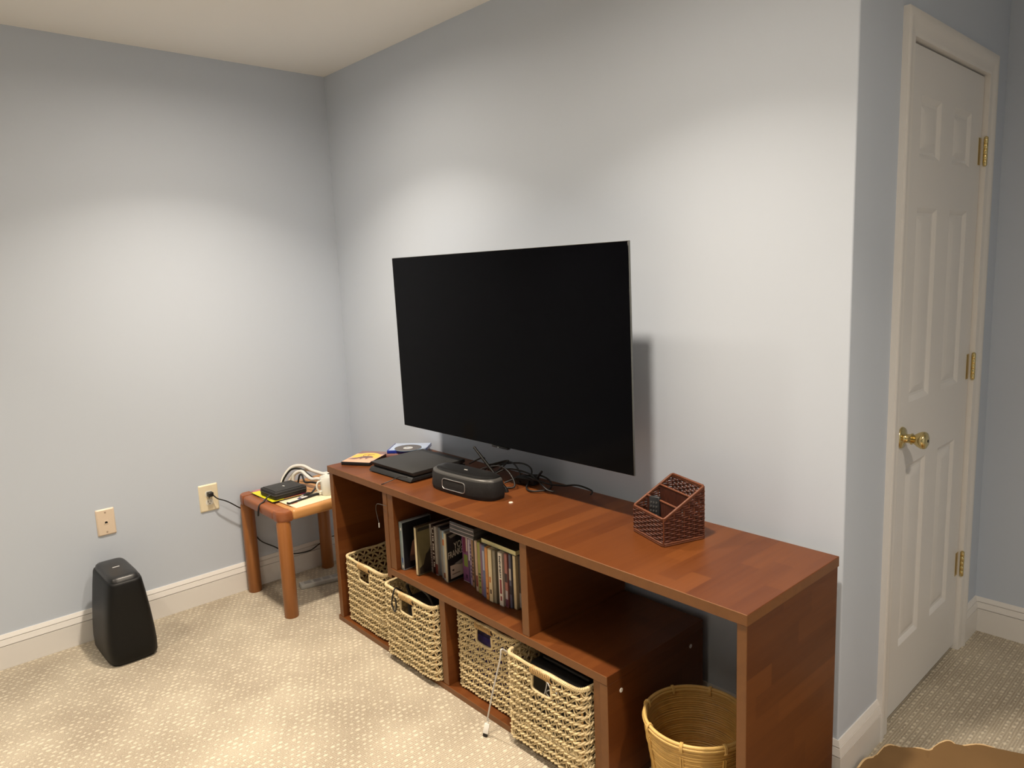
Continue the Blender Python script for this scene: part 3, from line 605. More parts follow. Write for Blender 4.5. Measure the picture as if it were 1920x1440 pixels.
# thin wire hanging by the left divider
t = thing('hanging_wire', 'thin dark wire with a white tip hanging in the tall left bay', 'wire', cab(0.431, -0.457, 0.60), CA)
MB().tube(spline([(0.034, -0.0055, 0.019), (0.012, -0.0055, 0.017), (-0.02, -0.004, 0.014), (-0.052, 0.002, 0.004), (-0.066, 0.006, -0.02), (-0.058, 0.006, -0.05), (-0.05, 0.006, -0.072)], 8), 0.0013, 6).build('wire', mat('grey_wire', (70, 68, 66), 0.4), t, 60)
MB().tube([(-0.050, 0.006, -0.072), (-0.051, 0.006, -0.090)], 0.0022, 8).build('wire_tip', M_WHITE, t, 60)

# ================================================================== ON TOP OF THE STAND
def cabthing(name, label, cat, x, y, a=0.0, z=ZT, group=None): return thing(name, label, cat, cab(x, y, z), CA + a, group=group)
# orange disc case
t = cabthing('disc_case', 'black disc case with orange sunset cover on the left end of the stand', 'disc case', 0.049, -0.298, math.radians(31))
MB().rbox(-0.0675, 0.0675, -0.095, 0.095, 0.0, 0.0145, 0.002, 2).build('case', M_BLK, t)
M = Matrix.Translation((0, 0, 0.0145))
MB().prism([(-0.0655, -0.092), (0.0655, -0.092), (0.0655, 0.092), (-0.0655, 0.092)], 0, 0.0003, M).build('cover_sheet', mat('cover_tan_pink', (214, 168, 140), 0.3, noise=(30, 0.2)), t, 0)
def top_print(poly, col, dz, nm='cover_print'): MB().prism(poly, dz, dz + 0.0002, M).build(nm, mat('print_' + '_'.join(str(q) for q in col), col, 0.4), t, 0)
top_print([(-0.0655, 0.045), (0.0655, 0.045), (0.0655, 0.092), (-0.0655, 0.092)], (128, 104, 104), 0.0003)
top_print([(0.062 * math.cos(a), 0.0 + 0.062 * math.sin(a)) for a in [PI * (k / 18) for k in range(-2, 21)]], (236, 186, 84), 0.0005)
top_print([(-0.06, -0.05), (-0.03, -0.02), (-0.012, 0.006), (0.02, 0.010), (0.036, 0.0), (0.04, -0.016), (0.024, -0.02), (0.02, -0.045), (0.012, -0.024), (0.0, -0.024), (-0.006, -0.048), (-0.012, -0.028), (-0.03, -0.05)], (112, 86, 84), 0.0007)
for cx_ in (-0.006, 0.016):
    MB().tube([M @ Vector((cx_ + 0.014 * math.cos(a), 0.018 + 0.016 * math.sin(a), 0.0008)) for a in [0.6 + 3.6 * k / 14 for k in range(15)]], 0.0012, 5).build('cover_print', mat('print_112_86_84', (112, 86, 84), 0.4), t)
# two more cases with a loose disc
t = cabthing('disc_case', 'pinkish brown disc case under the blue one at the back', 'disc case', 0.094, -0.112, math.radians(40))
MB().rbox(-0.085, 0.085, -0.0675, 0.0675, 0.0, 0.0145, 0.002, 2).build('case', mat('case_rosewood', (150, 112, 108), 0.35), t)
MB().prism([(-0.083, -0.065), (0.083, -0.065), (0.083, 0.065), (-0.083, 0.065)], 0.0144, 0.0147).build('cover_sheet', mat('cover_rosewood', (120, 84, 84), 0.35, noise=(30, 0.3)), t, 0)
t = cabthing('disc_case', 'bright blue game case lying at the back left corner of the stand', 'disc case', 0.098, -0.104, math.radians(42), ZT + 0.0148)
MB().rbox(-0.085, 0.085, -0.0675, 0.0675, 0.0, 0.0145, 0.002, 2).build('case', mat('case_blue', (26, 52, 150), 0.25, coat=0.3), t)
MB().prism([(-0.078, -0.065), (0.083, -0.065), (0.083, 0.065), (-0.078, 0.065)], 0.0144, 0.0147).build('cover_sheet', mat('cover_pale_blue', (176, 190, 214), 0.3, noise=(30, 0.25)), t, 0)
t = cabthing('loose_disc', 'loose disc with clear centre lying on the blue game case', 'disc', 0.118, -0.125, 0.0, ZT + 0.0148 + 0.0150)
n = 48
def circ3(r, z): return [Vector((r * math.cos(2 * PI * k / n), r * math.sin(2 * PI * k / n), z)) for k in range(n)]
MB().loft([circ3(0.0215, 0), circ3(0.059, 0), circ3(0.059, 0.0012), circ3(0.0215, 0.0012)] + [circ3(0.0215, 0)], False, False).build('disc_label', mat('disc_grey_brown', (96, 88, 84), 0.22, metal=0.35), t)
MB().loft([circ3(0.0075, 0), circ3(0.0212, 0), circ3(0.0212, 0.0012), circ3(0.0075, 0.0012), circ3(0.0075, 0)], False, False).build('disc_hub', mat('disc_hub_clear', (222, 224, 222), 0.15, metal=0.3), t)
MB().loft([circ3(0.0592, 0), circ3(0.0602, 0), circ3(0.0602, 0.0012), circ3(0.0592, 0.0012), circ3(0.0592, 0)], False, False).build('disc_rim', mat('disc_rim_blue', (140, 178, 206), 0.2), t)

# game console
t = cabthing('game_console', 'flat black game console beside the disc cases', 'game console', 0.358, -0.240, math.radians(2.0))
W2, D2 = 0.1435, 0.1325
def slab(y0f, z0, z1, slant, ins=0.0):
    """slab with a front that slants back: y at the bottom, y at the top"""
    b = bmesh.new(); bmesh.ops.create_cube(b, size=1.0)
    for q in b.verts:
        top = q.co.z > 0; fr = q.co.y < 0
        q.co = Vector((q.co.x * 2 * (W2 - ins), ((y0f + (slant if top else 0)) if fr else D2 - ins), z1 if top else z0))
    bmesh.ops.bevel(b, geom=b.edges[:], offset=0.0025, segments=2, profile=0.5, affect='EDGES', clamp_overlap=True)
    return MB().bm(b)
slab(-D2 - 0.010, 0.004, 0.0195, 0.012).build('lower_body', M_BLKM, t)
slab(-D2 + 0.012, 0.0195, 0.0245, 0.0, 0.006).build('vent_gap', M_SHADOWGAP, t)
slab(-D2 + 0.008, 0.0245, 0.0395, -0.008).build('upper_body', mat('console_charcoal', (38, 38, 38), 0.55, bump=(500, 0.1)), t)
b = MB()
for sx in (-1, 1):
    for sy in (-1, 1): b.lathe([(0.008, 0.0), (0.008, 0.0045)], 14, Matrix.Translation((sx * 0.115, sy * 0.10, 0)))
b.build('feet', M_BLK, t)
t = cabthing('thin_cord', 'thin black cord at the front corner of the game console', 'cord', 0.455, -0.398)
MB().tube(spline([(0.045, 0.012, 0.026), (0.010, 0.004, 0.024), (-0.010, -0.022, 0.012), (-0.022, -0.055, 0.0025), (-0.025, -0.0605, 0.0022)], 8), 0.0016, 6).build('cord', M_CORD, t, 60)

# sound bar
t = cabthing('sound_bar', 'small black curved sound bar with silver outlined grille', 'speaker', 0.748, -0.292, math.radians(4.0))
def sb_out(sc, z, n=64, dy=0.0):
    out = []
    for k in range(n):
        a = 2 * PI * k / n; ca_, sa = math.cos(a), math.sin(a)
        x = 0.170 * math.copysign(abs(ca_) ** 0.62, ca_)
        dep = 0.062 if sa < 0 else 0.046
        y = dep * math.copysign(abs(sa) ** (0.80 if sa < 0 else 0.45), sa)
        out.append(Vector((x * (1 - (1 - sc) * 0.6), y * sc + dy, z)))
    return out
MB().loft([sb_out(0.94, 0.0), sb_out(0.97, 0.002), sb_out(0.99, 0.012), sb_out(1.0, 0.014), sb_out(0.965, 0.055), sb_out(0.93, 0.064)]).build('cabinet', mat('speaker_cloth_charcoal', (24, 24, 24), 0.75, bump=(700, 0.4)), t, 50)
MB().loft([sb_out(0.93, 0.0635), sb_out(0.92, 0.069), sb_out(0.86, 0.0725), sb_out(0.80, 0.0735)]).build('trim_band', mat('speaker_band_grey', (80, 79, 77), 0.35, metal=0.3), t, 50)
MB().loft([sb_out(0.81, 0.0730, dy=0.004), sb_out(0.80, 0.0775, dy=0.004), sb_out(0.72, 0.0800, dy=0.005), sb_out(0.5, 0.0808, dy=0.006)]).build('top_panel', mat('speaker_top_black', (20, 20, 20), 0.35), t, 50)
MB().rbox(-0.008, 0.008, -0.004, 0.000, 0.0808, 0.0812, 0.0001, 1).build('badge', M_WHITE, t)
# ring on the front face
def sb_front(x, z):
    sc = 1.0 - 0.035 * (z - 0.014) / 0.041
    xx = x / (1 - (1 - sc) * 0.6); ca_ = min(1.0, (abs(xx) / 0.170)) ** (1 / 0.62); sa = math.sqrt(max(0, 1 - ca_ * ca_))
    return Vector((x, -0.062 * sa ** 0.80 * sc - 0.0006, z))
ringp = [sb_front(x - 0.006, z + 0.034) for x, z in rrect(0.122, 0.037, 0.012, 6)]
ringp2 = []
for i in range(len(ringp)):
    a, c = ringp[i], ringp[(i + 1) % len(ringp)]
    m_ = max(1, int((c - a).length / 0.008))
    for k in range(m_):
        p = a.lerp(c, k / m_); ringp2.append(sb_front(p.x, p.z))
MB().tube(ringp2, 0.0016, 6, closed=True).build('grille_ring', M_SILV, t, 60)
# whip antenna
t = cabthing('whip_antenna', 'black whip antenna leaning above the sound bar', 'antenna', 0.862, -0.205)
MB().lathe([(0.009, 0.0), (0.009, 0.005), (0.007, 0.010), (0.006, 0.014)], 24).build('base', M_BLK, t)
MB().tube([(0.0, 0.0, 0.010), (-0.056, 0.002, 0.05), (-0.178, 0.006, 0.134)], [0.0058, 0.0062, 0.0050], 10).build('rod', mat('black_satin', (8, 8, 8), 0.25), t, 60)
MB().tube([(-0.178, 0.006, 0.134), (-0.182, 0.0062, 0.1365)], [0.0056, 0.004], 10).build('tip', M_BLK, t, 60)
# tangle of black cables
tangles = [
    [(0.52, -0.10, 0.020), (0.58, -0.075, 0.050), (0.63, -0.10, 0.035), (0.70, -0.06, 0.055), (0.74, -0.09, 0.06), (0.71, -0.13, 0.02), (0.66, -0.12, 0.004), (0.60, -0.09, 0.006), (0.64, -0.05, 0.03), (0.72, -0.05, 0.05), (0.80, -0.08, 0.03), (0.84, -0.12, 0.005)],
    [(0.56, -0.13, 0.004), (0.62, -0.16, 0.014), (0.69, -0.16, 0.045), (0.76, -0.14, 0.06), (0.83, -0.15, 0.04), (0.86, -0.165, 0.005), (0.80, -0.19, 0.004), (0.73, -0.18, 0.01), (0.78, -0.13, 0.05), (0.86, -0.10, 0.045), (0.93, -0.11, 0.03), (0.99, -0.125, 0.012), (1.015, -0.110, 0.006)],
    [(0.60, -0.07, 0.004), (0.66, -0.035, 0.03), (0.76, -0.035, 0.05), (0.83, -0.05, 0.045), (0.86, -0.08, 0.02), (0.90, -0.14, 0.004), (0.95, -0.15, 0.004), (0.98, -0.10, 0.008), (0.94, -0.06, 0.02), (0.88, -0.06, 0.03), (0.82, -0.10, 0.02), (0.79, -0.15, 0.004)],
    [(0.81, -0.055, 0.006), (0.87, -0.10, 0.03), (0.93, -0.12, 0.035), (0.97, -0.09, 0.02), (1.0, -0.05, 0.012), (1.05, -0.03, 0.018), (1.115, -0.03, 0.012), (1.125, -0.045, 0.003)],
]
for i, pts in enumerate(tangles):
    t = cabthing('black_cable', ['black cable looping behind the game console and sound bar', 'black cable arching over the tangle behind the sound bar', 'black cable lying lowest in the tangle behind the sound bar', 'black cable running right along the back of the stand'][i], 'cable', pts[0][0], pts[0][1], group='black cables tangled behind the sound bar')
    MB().tube(spline([(x - pts[0][0], y - pts[0][1], z + 0.003) for x, y, z in pts], 9), 0.0032, 7).build('cord', M_CORD, t, 60)
    ox, oy = pts[0][0], pts[0][1]
    if i == 2:
        Mb = Matrix.Translation((0.845 - ox, -0.085 - oy, 0.0)) @ Matrix.Rotation(0.35, 4, 'Z')
        MB().rbox(-0.040, 0.040, -0.022, 0.022, 0.0, 0.028, 0.004, 2, Mb).build('power_brick', M_BLK, t, 50)
        MB().tube([Mb @ Vector(p) for p in ((0.036, 0.0, 0.020), (0.060, 0.006, 0.052))], [0.006, 0.004], 8).build('strain_relief', M_BLK, t, 60)
    if i == 3:
        Mb = Matrix.Translation((0.835 - ox, -0.045 - oy, 0.0)) @ Matrix.Rotation(-0.5, 4, 'Z')
        MB().rbox(-0.030, 0.030, -0.014, 0.014, 0.0, 0.018, 0.004, 2, Mb).build('plug', M_BLK, t, 50)
t = cabthing('screw_cap', 'tiny round white cap on the stand beside the sound bar', 'cap', 0.969, -0.278)
MB().lathe([(0.0075, 0), (0.0078, 0.0015), (0.0070, 0.0030), (0.0045, 0.0034), (0.0035, 0.0022), (0.001, 0.0022)], 24).build('cap', mat('cap_cream', (236, 214, 196), 0.35), t)

# ------------------------------------------------ wicker remote caddy
cw, cd = 0.150, 0.138; zf, zb = 0.080, 0.156
t = thing('wicker_caddy', 'brown wicker remote caddy with three stepped compartments', 'caddy', cab(1.540, -0.168, ZT), CA + math.radians(-18.5))
def ztop(y): return zf + (zb - zf) * (y + cd / 2) / cd      # y from -cd/2 (front) to +cd/2
rowdz = 0.0066; mb = MB(); nx = 8; ny = 8
def wav(p0, p1, n_st, z, ph, nrm):
    p0, p1 = Vector(p0), Vector(p1); out = []; L_ = (p1 - p0).length; m = max(2, int(L_ / (cw / n_st / 4)))
    for j in range(m + 1):
        p = p0.lerp(p1, j / m); s = (p - Vector(p0)).length
        out.append(p + Vector(nrm) * (0.0016 * math.cos(PI * s / (cw / n_st) + ph)) + Vector((0, 0, z + 0.0007 * math.sin(s * 90 + ph * 3 + z * 400))))
    return out
z = 0.008; i = 0
while z < zb - 0.003:
    ph = PI * (i % 2)
    yl = -cd / 2 if z < zf - 0.003 else (-cd / 2 + cd * (z + 0.004 - zf) / (zb - zf))
    if z < zf - 0.003: mb.tube(wav((-cw / 2, -cd / 2, 0), (cw / 2, -cd / 2, 0), nx, z, ph, (0, 1, 0)), 0.0027, 5)
    if yl < cd / 2 - 0.01:
        mb.tube(wav((cw / 2, yl, 0), (cw / 2, cd / 2, 0), nx, z, ph + 1, (1, 0, 0)), 0.0027, 5); mb.tube(wav((-cw / 2, yl, 0), (-cw / 2, cd / 2, 0), nx, z, ph + 1, (1, 0, 0)), 0.0027, 5)
    mb.tube(wav((-cw / 2, cd / 2, 0), (cw / 2, cd / 2, 0), nx, z, ph, (0, 1, 0)), 0.0027, 5)
    z += rowdz; i += 1
o = mb.build('woven_sides', M_WICK, t, 60); o['kind'] = 'stuff'
mb = MB()
for k in range(nx + 1):
    x = -cw / 2 + cw * k / nx
    mb.tube([(x, -cd / 2, 0.002), (x, -cd / 2, zf)], 0.0022, 5); mb.tube([(x, cd / 2, 0.002), (x, cd / 2, zb)], 0.0022, 5)
for k in range(1, ny):
    y = -cd / 2 + cd * k / ny
    for sx in (-1, 1): mb.tube([(sx * cw / 2, y, 0.002), (sx * cw / 2, y, ztop(y))], 0.0022, 5)
o = mb.build('stakes', M_WICK2, t, 60); o['kind'] = 'stuff'
rim = [(-cw / 2, -cd / 2, zf), (cw / 2, -cd / 2, zf), (cw / 2, cd / 2, zb), (-cw / 2, cd / 2, zb)]
mb = MB()
for off, r in ((0.0, 0.0038), (0.0045, 0.0030)):
    rp = []
    for a in range(4):
        p, q = Vector(rim[a]), Vector(rim[(a + 1) % 4])
        for k in range(8): rp.append(p.lerp(q, 0.03 + 0.94 * k / 7) - Vector((0, 0, off)))
    mb.tube(rp, r, 7, closed=True)
mb.build('rim', M_WICK2, t, 60)
mb = MB()
for off in (0.003, 0.008):
    rp = []
    for a in range(4):
        p, q = Vector(rim[a]), Vector(rim[(a + 1) % 4]); p.z = q.z = off
        for k in range(8): rp.append((p.lerp(q, 0.03 + 0.94 * k / 7)) * 1.015 + Vector((0, 0, 0.0)))
    for r_ in rp: r_.z = off
    mb.tube(rp, 0.0034, 6, closed=True)
mb.build('base_border', M_WICK2, t, 60)
for fy in (0.335, 0.665):
    y = -cd / 2 + cd * fy; zt_ = ztop(y); mb = MB(); x = -cw / 2 + 0.004
    while x < cw / 2 - 0.002:
        mb.tube([(x, y, 0.004), (x, y, zt_ - 0.002)], 0.0021, 5); x += 0.0046
    dv = mb.build('compartment_divider', M_WICK, t, 60)
    MB().tube([(-cw / 2, y, zt_), (cw / 2, y, zt_)], 0.0034, 7).build('divider_rod', M_WICK2, dv, 60)
MB().rbox(-cw / 2 + 0.003, cw / 2 - 0.003, -cd / 2 + 0.003, cd / 2 - 0.003, 0.0012, 0.004, 0.001, 1).build('base', M_WICK, t)
cq = t.location.copy(); ra = t.rotation_euler.z
def incad(x, y, z): c, s = math.cos(ra), math.sin(ra); return Vector((cq.x + c * x - s * y, cq.y + s * x + c * y, cq.z + z))
t = thing('remote_control', 'black remote control standing in the wicker caddy', 'remote', incad(-0.012, -0.040, 0.0045), ra); t.rotation_euler = (math.radians(-9), math.radians(-6), ra + 0.25)
MB().rbox(-0.020, 0.020, -0.007, 0.007, 0.0, 0.112, 0.006, 3).build('body', mat('remote_black', (22, 22, 24), 0.4), t, 60)
b = MB()
for r_ in range(6):
    for c_ in range(3): b.rbox(-0.013 + c_ * 0.0105, -0.006 + c_ * 0.0105, -0.0082, -0.0072, 0.03 + r_ * 0.012, 0.036 + r_ * 0.012, 0.0005, 1)
b.build('buttons', M_DGREY, t, 40)
t = thing('white_stylus', 'small white stick standing in the middle compartment of the caddy', 'stick', incad(0.060, 0.008, 0.0045), ra); t.rotation_euler = (0.04, 0.05, ra)
MB().lathe([(0.003, 0), (0.0035, 0.002), (0.0035, 0.094), (0.0045, 0.097), (0.0045, 0.106), (0.002, 0.109)], 14).build('body', M_WHITE, t, 60)

# ------------------------------------------------ rattan waste basket
t = thing('waste_basket', 'round rattan waste basket under the right end of the stand', 'waste basket', cab(1.737, -0.317, 0.0))
def wr(z): q = z / 0.28; return 0.100 + 0.038 * (q ** 0.75) + 0.002 * math.sin(q * 9)
mb = MB(); z = 0.006; i = 0; rnd = random.Random(5)
while z < 0.272:
    r = wr(z) + rnd.uniform(-0.0009, 0.0009); th = rnd.uniform(0.0026, 0.0036)
    mb.tube([(r * math.cos(2 * PI * k / 56), r * math.sin(2 * PI * k / 56), z + 0.0006 * math.sin(2 * PI * k / 56 * 3 + i)) for k in range(56)], th, 6, closed=True)
    z += th * 1.85; i += 1
o = mb.build('cane_rings', M_RATT, t, 60); o['kind'] = 'stuff'
mb = MB()
for rr_, zz_, th in ((wr(0.278), 0.277, 0.0048), (wr(0.27) + 0.003, 0.270, 0.0038), (wr(0.27) - 0.003, 0.270, 0.0036)):
    mb.tube([(rr_ * math.cos(2 * PI * k / 64), rr_ * math.sin(2 * PI * k / 64), zz_) for k in range(64)], th, 8, closed=True)
mb.build('rim', mat('rattan_rim', (214, 178, 108), 0.38, noise=(30, 0.2)), t, 60)
for k in range(8):
    a = -2.05 + 2 * PI * k / 8; ca_, sa = math.cos(a), math.sin(a); mb = MB()
    for da in (-0.022, 0.022):
        mb.tube([((wr(zz_) + 0.0042) * math.cos(a + da), (wr(zz_) + 0.0042) * math.sin(a + da), zz_) for zz_ in [0.008 + 0.026 * q for q in range(10)]], 0.0022, 5)
    sb = mb.build('upright_cane', M_RATT, t, 60)
    mb = MB()
    for da in (-0.018, 0.0, 0.018):
        R_ = wr(0.275); lp = []
        for q in range(13):
            b_ = 2 * PI * q / 12; rr_ = R_ + 0.0085 * math.cos(b_); lp.append((rr_ * math.cos(a + da), rr_ * math.sin(a + da), 0.270 + 0.0135 * math.sin(b_)))
        mb.tube(lp[:-1], 0.0017, 5, closed=True)
    mb.build('rim_binding', mat('rattan_rim', (214, 178, 108), 0.38), t, 60)
MB().lathe([(0.096, 0.002), (0.096, 0.006), (0.001, 0.006)], 40).build('base', M_RATT, t, 40)

# ================================================================== SIDE TABLE
TX0, TX1, TY0, TY1, TZ = 0.022, 0.472, -0.640, -0.190, 0.487
t = thing('side_table', 'low wooden side table with round legs beside the stand', 'table', ((TX0 + TX1) / 2, (TY0 + TY1) / 2, 0))
hx = (TX1 - TX0) / 2; hy = (TY1 - TY0) / 2; RW = 0.062; RT = 0.046
MB().rbox(-hx + RW, hx - RW, -hy + RW, hy - RW, TZ - 0.020, TZ - 0.004, 0.002, 1).build('top_panel', M_TABLE2, t)
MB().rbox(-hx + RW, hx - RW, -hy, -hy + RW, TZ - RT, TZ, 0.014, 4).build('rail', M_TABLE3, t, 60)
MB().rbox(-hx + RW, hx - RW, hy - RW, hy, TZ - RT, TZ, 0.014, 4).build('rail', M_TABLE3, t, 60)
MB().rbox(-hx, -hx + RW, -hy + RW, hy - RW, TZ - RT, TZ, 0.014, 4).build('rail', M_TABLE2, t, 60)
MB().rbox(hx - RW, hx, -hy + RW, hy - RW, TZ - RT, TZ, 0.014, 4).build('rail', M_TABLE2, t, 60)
for sx in (-1, 1):
    for sy in (-1, 1):
        px_, py_ = sx * (hx - RW / 2), sy * (hy - RW / 2)
        # rounded corner block
        out = []
        for x_, y_ in [(-RW / 2, -RW / 2), (RW / 2, -RW / 2)]: pass
        rr_ = 0.040; poly = [(-RW / 2, -RW / 2), (RW / 2, -RW / 2)] if False else None
        pts = []
        base = [(-RW / 2, -RW / 2), (RW / 2, -RW / 2), (RW / 2, RW / 2 - rr_)] + [(RW / 2 - rr_ + rr_ * math.cos(a), RW / 2 - rr_ + rr_ * math.sin(a)) for a in [PI / 2 * k / 8 for k in range(1, 8)]] + [(RW / 2 - rr_, RW / 2), (-RW / 2, RW / 2)]
        pl = [(px_ + sx * x_, py_ + sy * y_) for x_, y_ in base]
        if sx * sy < 0: pl.reverse()
        def sc(p, s_): return [Vector((px_ + (x_ - px_) * s_, py_ + (y_ - py_) * s_, 0)) for x_, y_ in p]
        secs = [(1.0 - 0.12, TZ - RT), (1.0 - 0.03, TZ - RT + 0.005), (1.0, TZ - RT + 0.013), (1.0, TZ - 0.014), (0.97, TZ - 0.005), (0.88, TZ)]
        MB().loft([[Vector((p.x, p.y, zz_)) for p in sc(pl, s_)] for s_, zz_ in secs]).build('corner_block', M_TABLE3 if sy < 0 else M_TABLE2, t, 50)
        MB().lathe([(0.0290, 0.0), (0.0305, 0.003), (0.0305, TZ - RT - 0.008), (0.0280, TZ - RT - 0.004), (0.0280, TZ - RT + 0.001)], 28, Matrix.Translation((px_, py_, 0))).build('leg', M_TABLE, t, 40)
# things on the table
t = thing('magazine', 'glossy pink covered magazine lying under the yellow one on the side table', 'magazine', (0.158, -0.505, TZ), math.radians(-6))
MB().box(-0.105, 0.105, -0.085, 0.085, 0.0, 0.003).build('pages', mat('magazine_pages', (222, 214, 206), 0.6), t, 0)
MB().box(-0.1055, 0.1055, -0.0855, 0.0855, 0.003, 0.0034).build('front_cover', mat('magazine_pink', (196, 120, 134), 0.3, noise=(18, 0.5)), t, 0)
t = thing('magazine', 'bright yellow magazine under the black zip case', 'magazine', (0.197, -0.507, TZ + 0.0035), math.radians(1))
MB().box(-0.109, 0.109, -0.087, 0.087, 0.0, 0.004).build('pages', mat('magazine_pages_dark', (60, 44, 56), 0.6), t, 0)
MB().box(-0.110, 0.110, -0.088, 0.088, 0.004, 0.0045).build('front_cover', mat('magazine_yellow', (232, 226, 40), 0.35), t, 0)
MB().prism([(-0.02, -0.02), (0.108, -0.03), (0.108, 0.086), (-0.02, 0.086)], 0.0045, 0.0047).build('cover_print', mat('print_magenta', (150, 60, 90), 0.4), t, 0)
t = thing('paper_sheet', 'cream paper sheet under the slim bar on the side table', 'paper', (0.372, -0.440, TZ), math.radians(4))
MB().box(-0.075, 0.075, -0.115, 0.115, 0.0, 0.0009).build('sheet', mat('cream_paper', (236, 222, 190), 0.7), t, 0)
MB().prism([(-0.03, -0.10), (0.01, -0.10), (0.01, -0.07), (-0.03, -0.07)], 0.0009, 0.0011).build('print_block', mat('print_salmon', (206, 132, 116), 0.6), t, 0)
t = thing('zip_case', 'square black zip case on the yellow magazine', 'case', (0.228, -0.500, TZ + 0.0083), math.radians(3))
MB().rbox(-0.072, 0.072, -0.080, 0.080, 0.0, 0.036, 0.007, 3).build('body', mat('case_black_nylon', (36, 35, 35), 0.6, bump=(600, 0.3)), t, 60)
b = MB(); b.tube([(x, y, 0.021) for x, y in rrect(0.1455, 0.1615, 0.009, 4)], 0.0022, 6, closed=True); b.build('zip', M_DGREY, t, 60)
MB().rbox(-0.062, 0.062, -0.070, 0.070, 0.036, 0.0385, 0.0012, 2).build('lid_panel', mat('case_lid', (48, 47, 46), 0.5), t, 60)
MB().prism([(-0.004, -0.004), (0.012, -0.002), (0.010, 0.003), (-0.004, 0.002)], 0.0385, 0.0388).build('badge', M_WHITE, t, 0)
MB().tube(spline([(0.030, -0.080, 0.018), (0.028, -0.096, 0.012), (0.030, -0.118, -0.004), (0.034, -0.139, -0.012), (0.036, -0.1475, -0.035), (0.032, -0.1490, -0.060)], 8), 0.0040, 7).build('wrist_strap', M_CORD, t, 60)
t = thing('marker_pen', 'slim white topped black bar along the front of the side table', 'pen', (0.362, -0.470, TZ + 0.0012), math.radians(101))
MB().rbox(-0.085, 0.085, -0.009, 0.009, 0.0, 0.009, 0.002, 2).build('body', M_BLK, t)
MB().rbox(-0.082, 0.02, -0.008, 0.008, 0.009, 0.0105, 0.0005, 1).build('top_face', M_WHITE, t)
MB().rbox(-0.030, -0.012, -0.0082, 0.0082, 0.0105, 0.0110, 0.0002, 1).build('blue_band', mat('ink_blue', (40, 50, 120), 0.4), t)
# looped black and white cables behind the case
bundle = [
    ('white', 0.0085, [(0.075, -0.440, 0.010), (0.070, -0.420, 0.045), (0.085, -0.385, 0.085), (0.120, -0.345, 0.090), (0.170, -0.320, 0.070), (0.215, -0.300, 0.060), (0.250, -0.285, 0.050), (0.265, -0.300, 0.010)]),
    ('black', 0.0048, [(0.090, -0.446, 0.006), (0.088, -0.430, 0.040), (0.105, -0.398, 0.080), (0.140, -0.365, 0.082), (0.180, -0.345, 0.055), (0.220, -0.335, 0.042), (0.262, -0.300, 0.056), (0.300, -0.262, 0.080), (0.322, -0.240, 0.070)]),
    ('white', 0.0085, [(0.115, -0.400, 0.008), (0.118, -0.392, 0.055), (0.145, -0.368, 0.072), (0.185, -0.362, 0.058), (0.225, -0.355, 0.045), (0.262, -0.340, 0.050), (0.295, -0.330, 0.045), (0.305, -0.335, 0.010)]),
    ('black', 0.0045, [(0.135, -0.385, 0.006), (0.140, -0.375, 0.050), (0.175, -0.378, 0.060), (0.215, -0.385, 0.035), (0.260, -0.372, 0.040), (0.292, -0.362, 0.035), (0.306, -0.392, 0.010), (0.318, -0.415, 0.006)]),
    ('white', 0.0080, [(0.060, -0.400, 0.006), (0.075, -0.370, 0.050), (0.120, -0.320, 0.066), (0.180, -0.285, 0.050), (0.235, -0.265, 0.055), (0.270, -0.250, 0.030), (0.290, -0.245, 0.006)]),
]
for i, (c_, r, pts) in enumerate(bundle):
    t = thing(c_ + '_cable', ['thick white cable arching highest behind the zip case', 'long black cable arching from the zip case towards the white cup', 'white cable loop just behind the zip case', 'short black cable loop running past the zip case corner', 'white cable lying nearest the wall on the side table'][i], 'cable', (pts[0][0], pts[0][1], TZ), group='looped cables on the side table')
    MB().tube(spline([(x - pts[0][0], y - pts[0][1], z - 0.000) for x, y, z in pts], 9), r, 8).build('cord', M_WHITE if c_ == 'white' else M_CORD, t, 60)
t = thing('cable_plug', 'black cable plug with grey collar on the side table by the cup', 'plug', (0.324, -0.436, TZ + 0.001), math.radians(110))
MB().rbox(-0.022, 0.022, -0.010, 0.010, 0.0, 0.014, 0.004, 2).build('body', M_BLK, t, 60)
MB().tube([(-0.020, 0, 0.007), (-0.045, 0.0, 0.006)], [0.006, 0.0045], 9).build('collar', mat('collar_grey', (170, 166, 164), 0.4), t, 60)
t = thing('white_cup', 'white china cup on the side table against the stand', 'cup', (0.374, -0.352, TZ + 0.0012))
MB().loft([circ3(0.027, 0.0), circ3(0.0305, 0.004), circ3(0.0325, 0.084), circ3(0.0315, 0.0855), circ3(0.0300, 0.084), circ3(0.0275, 0.010), circ3(0.002, 0.008)]).build('body', mat('china_white', (228, 230, 224), 0.22), t, 50)
MB().tube(spline([(0.0, -0.031, 0.068), (-0.001, -0.046, 0.066), (-0.002, -0.053, 0.045), (-0.001, -0.044, 0.022), (0.0, -0.030, 0.020)], 8), 0.0042, 8).build('handle', mat('china_white', (234, 234, 222), 0.22), t, 60)

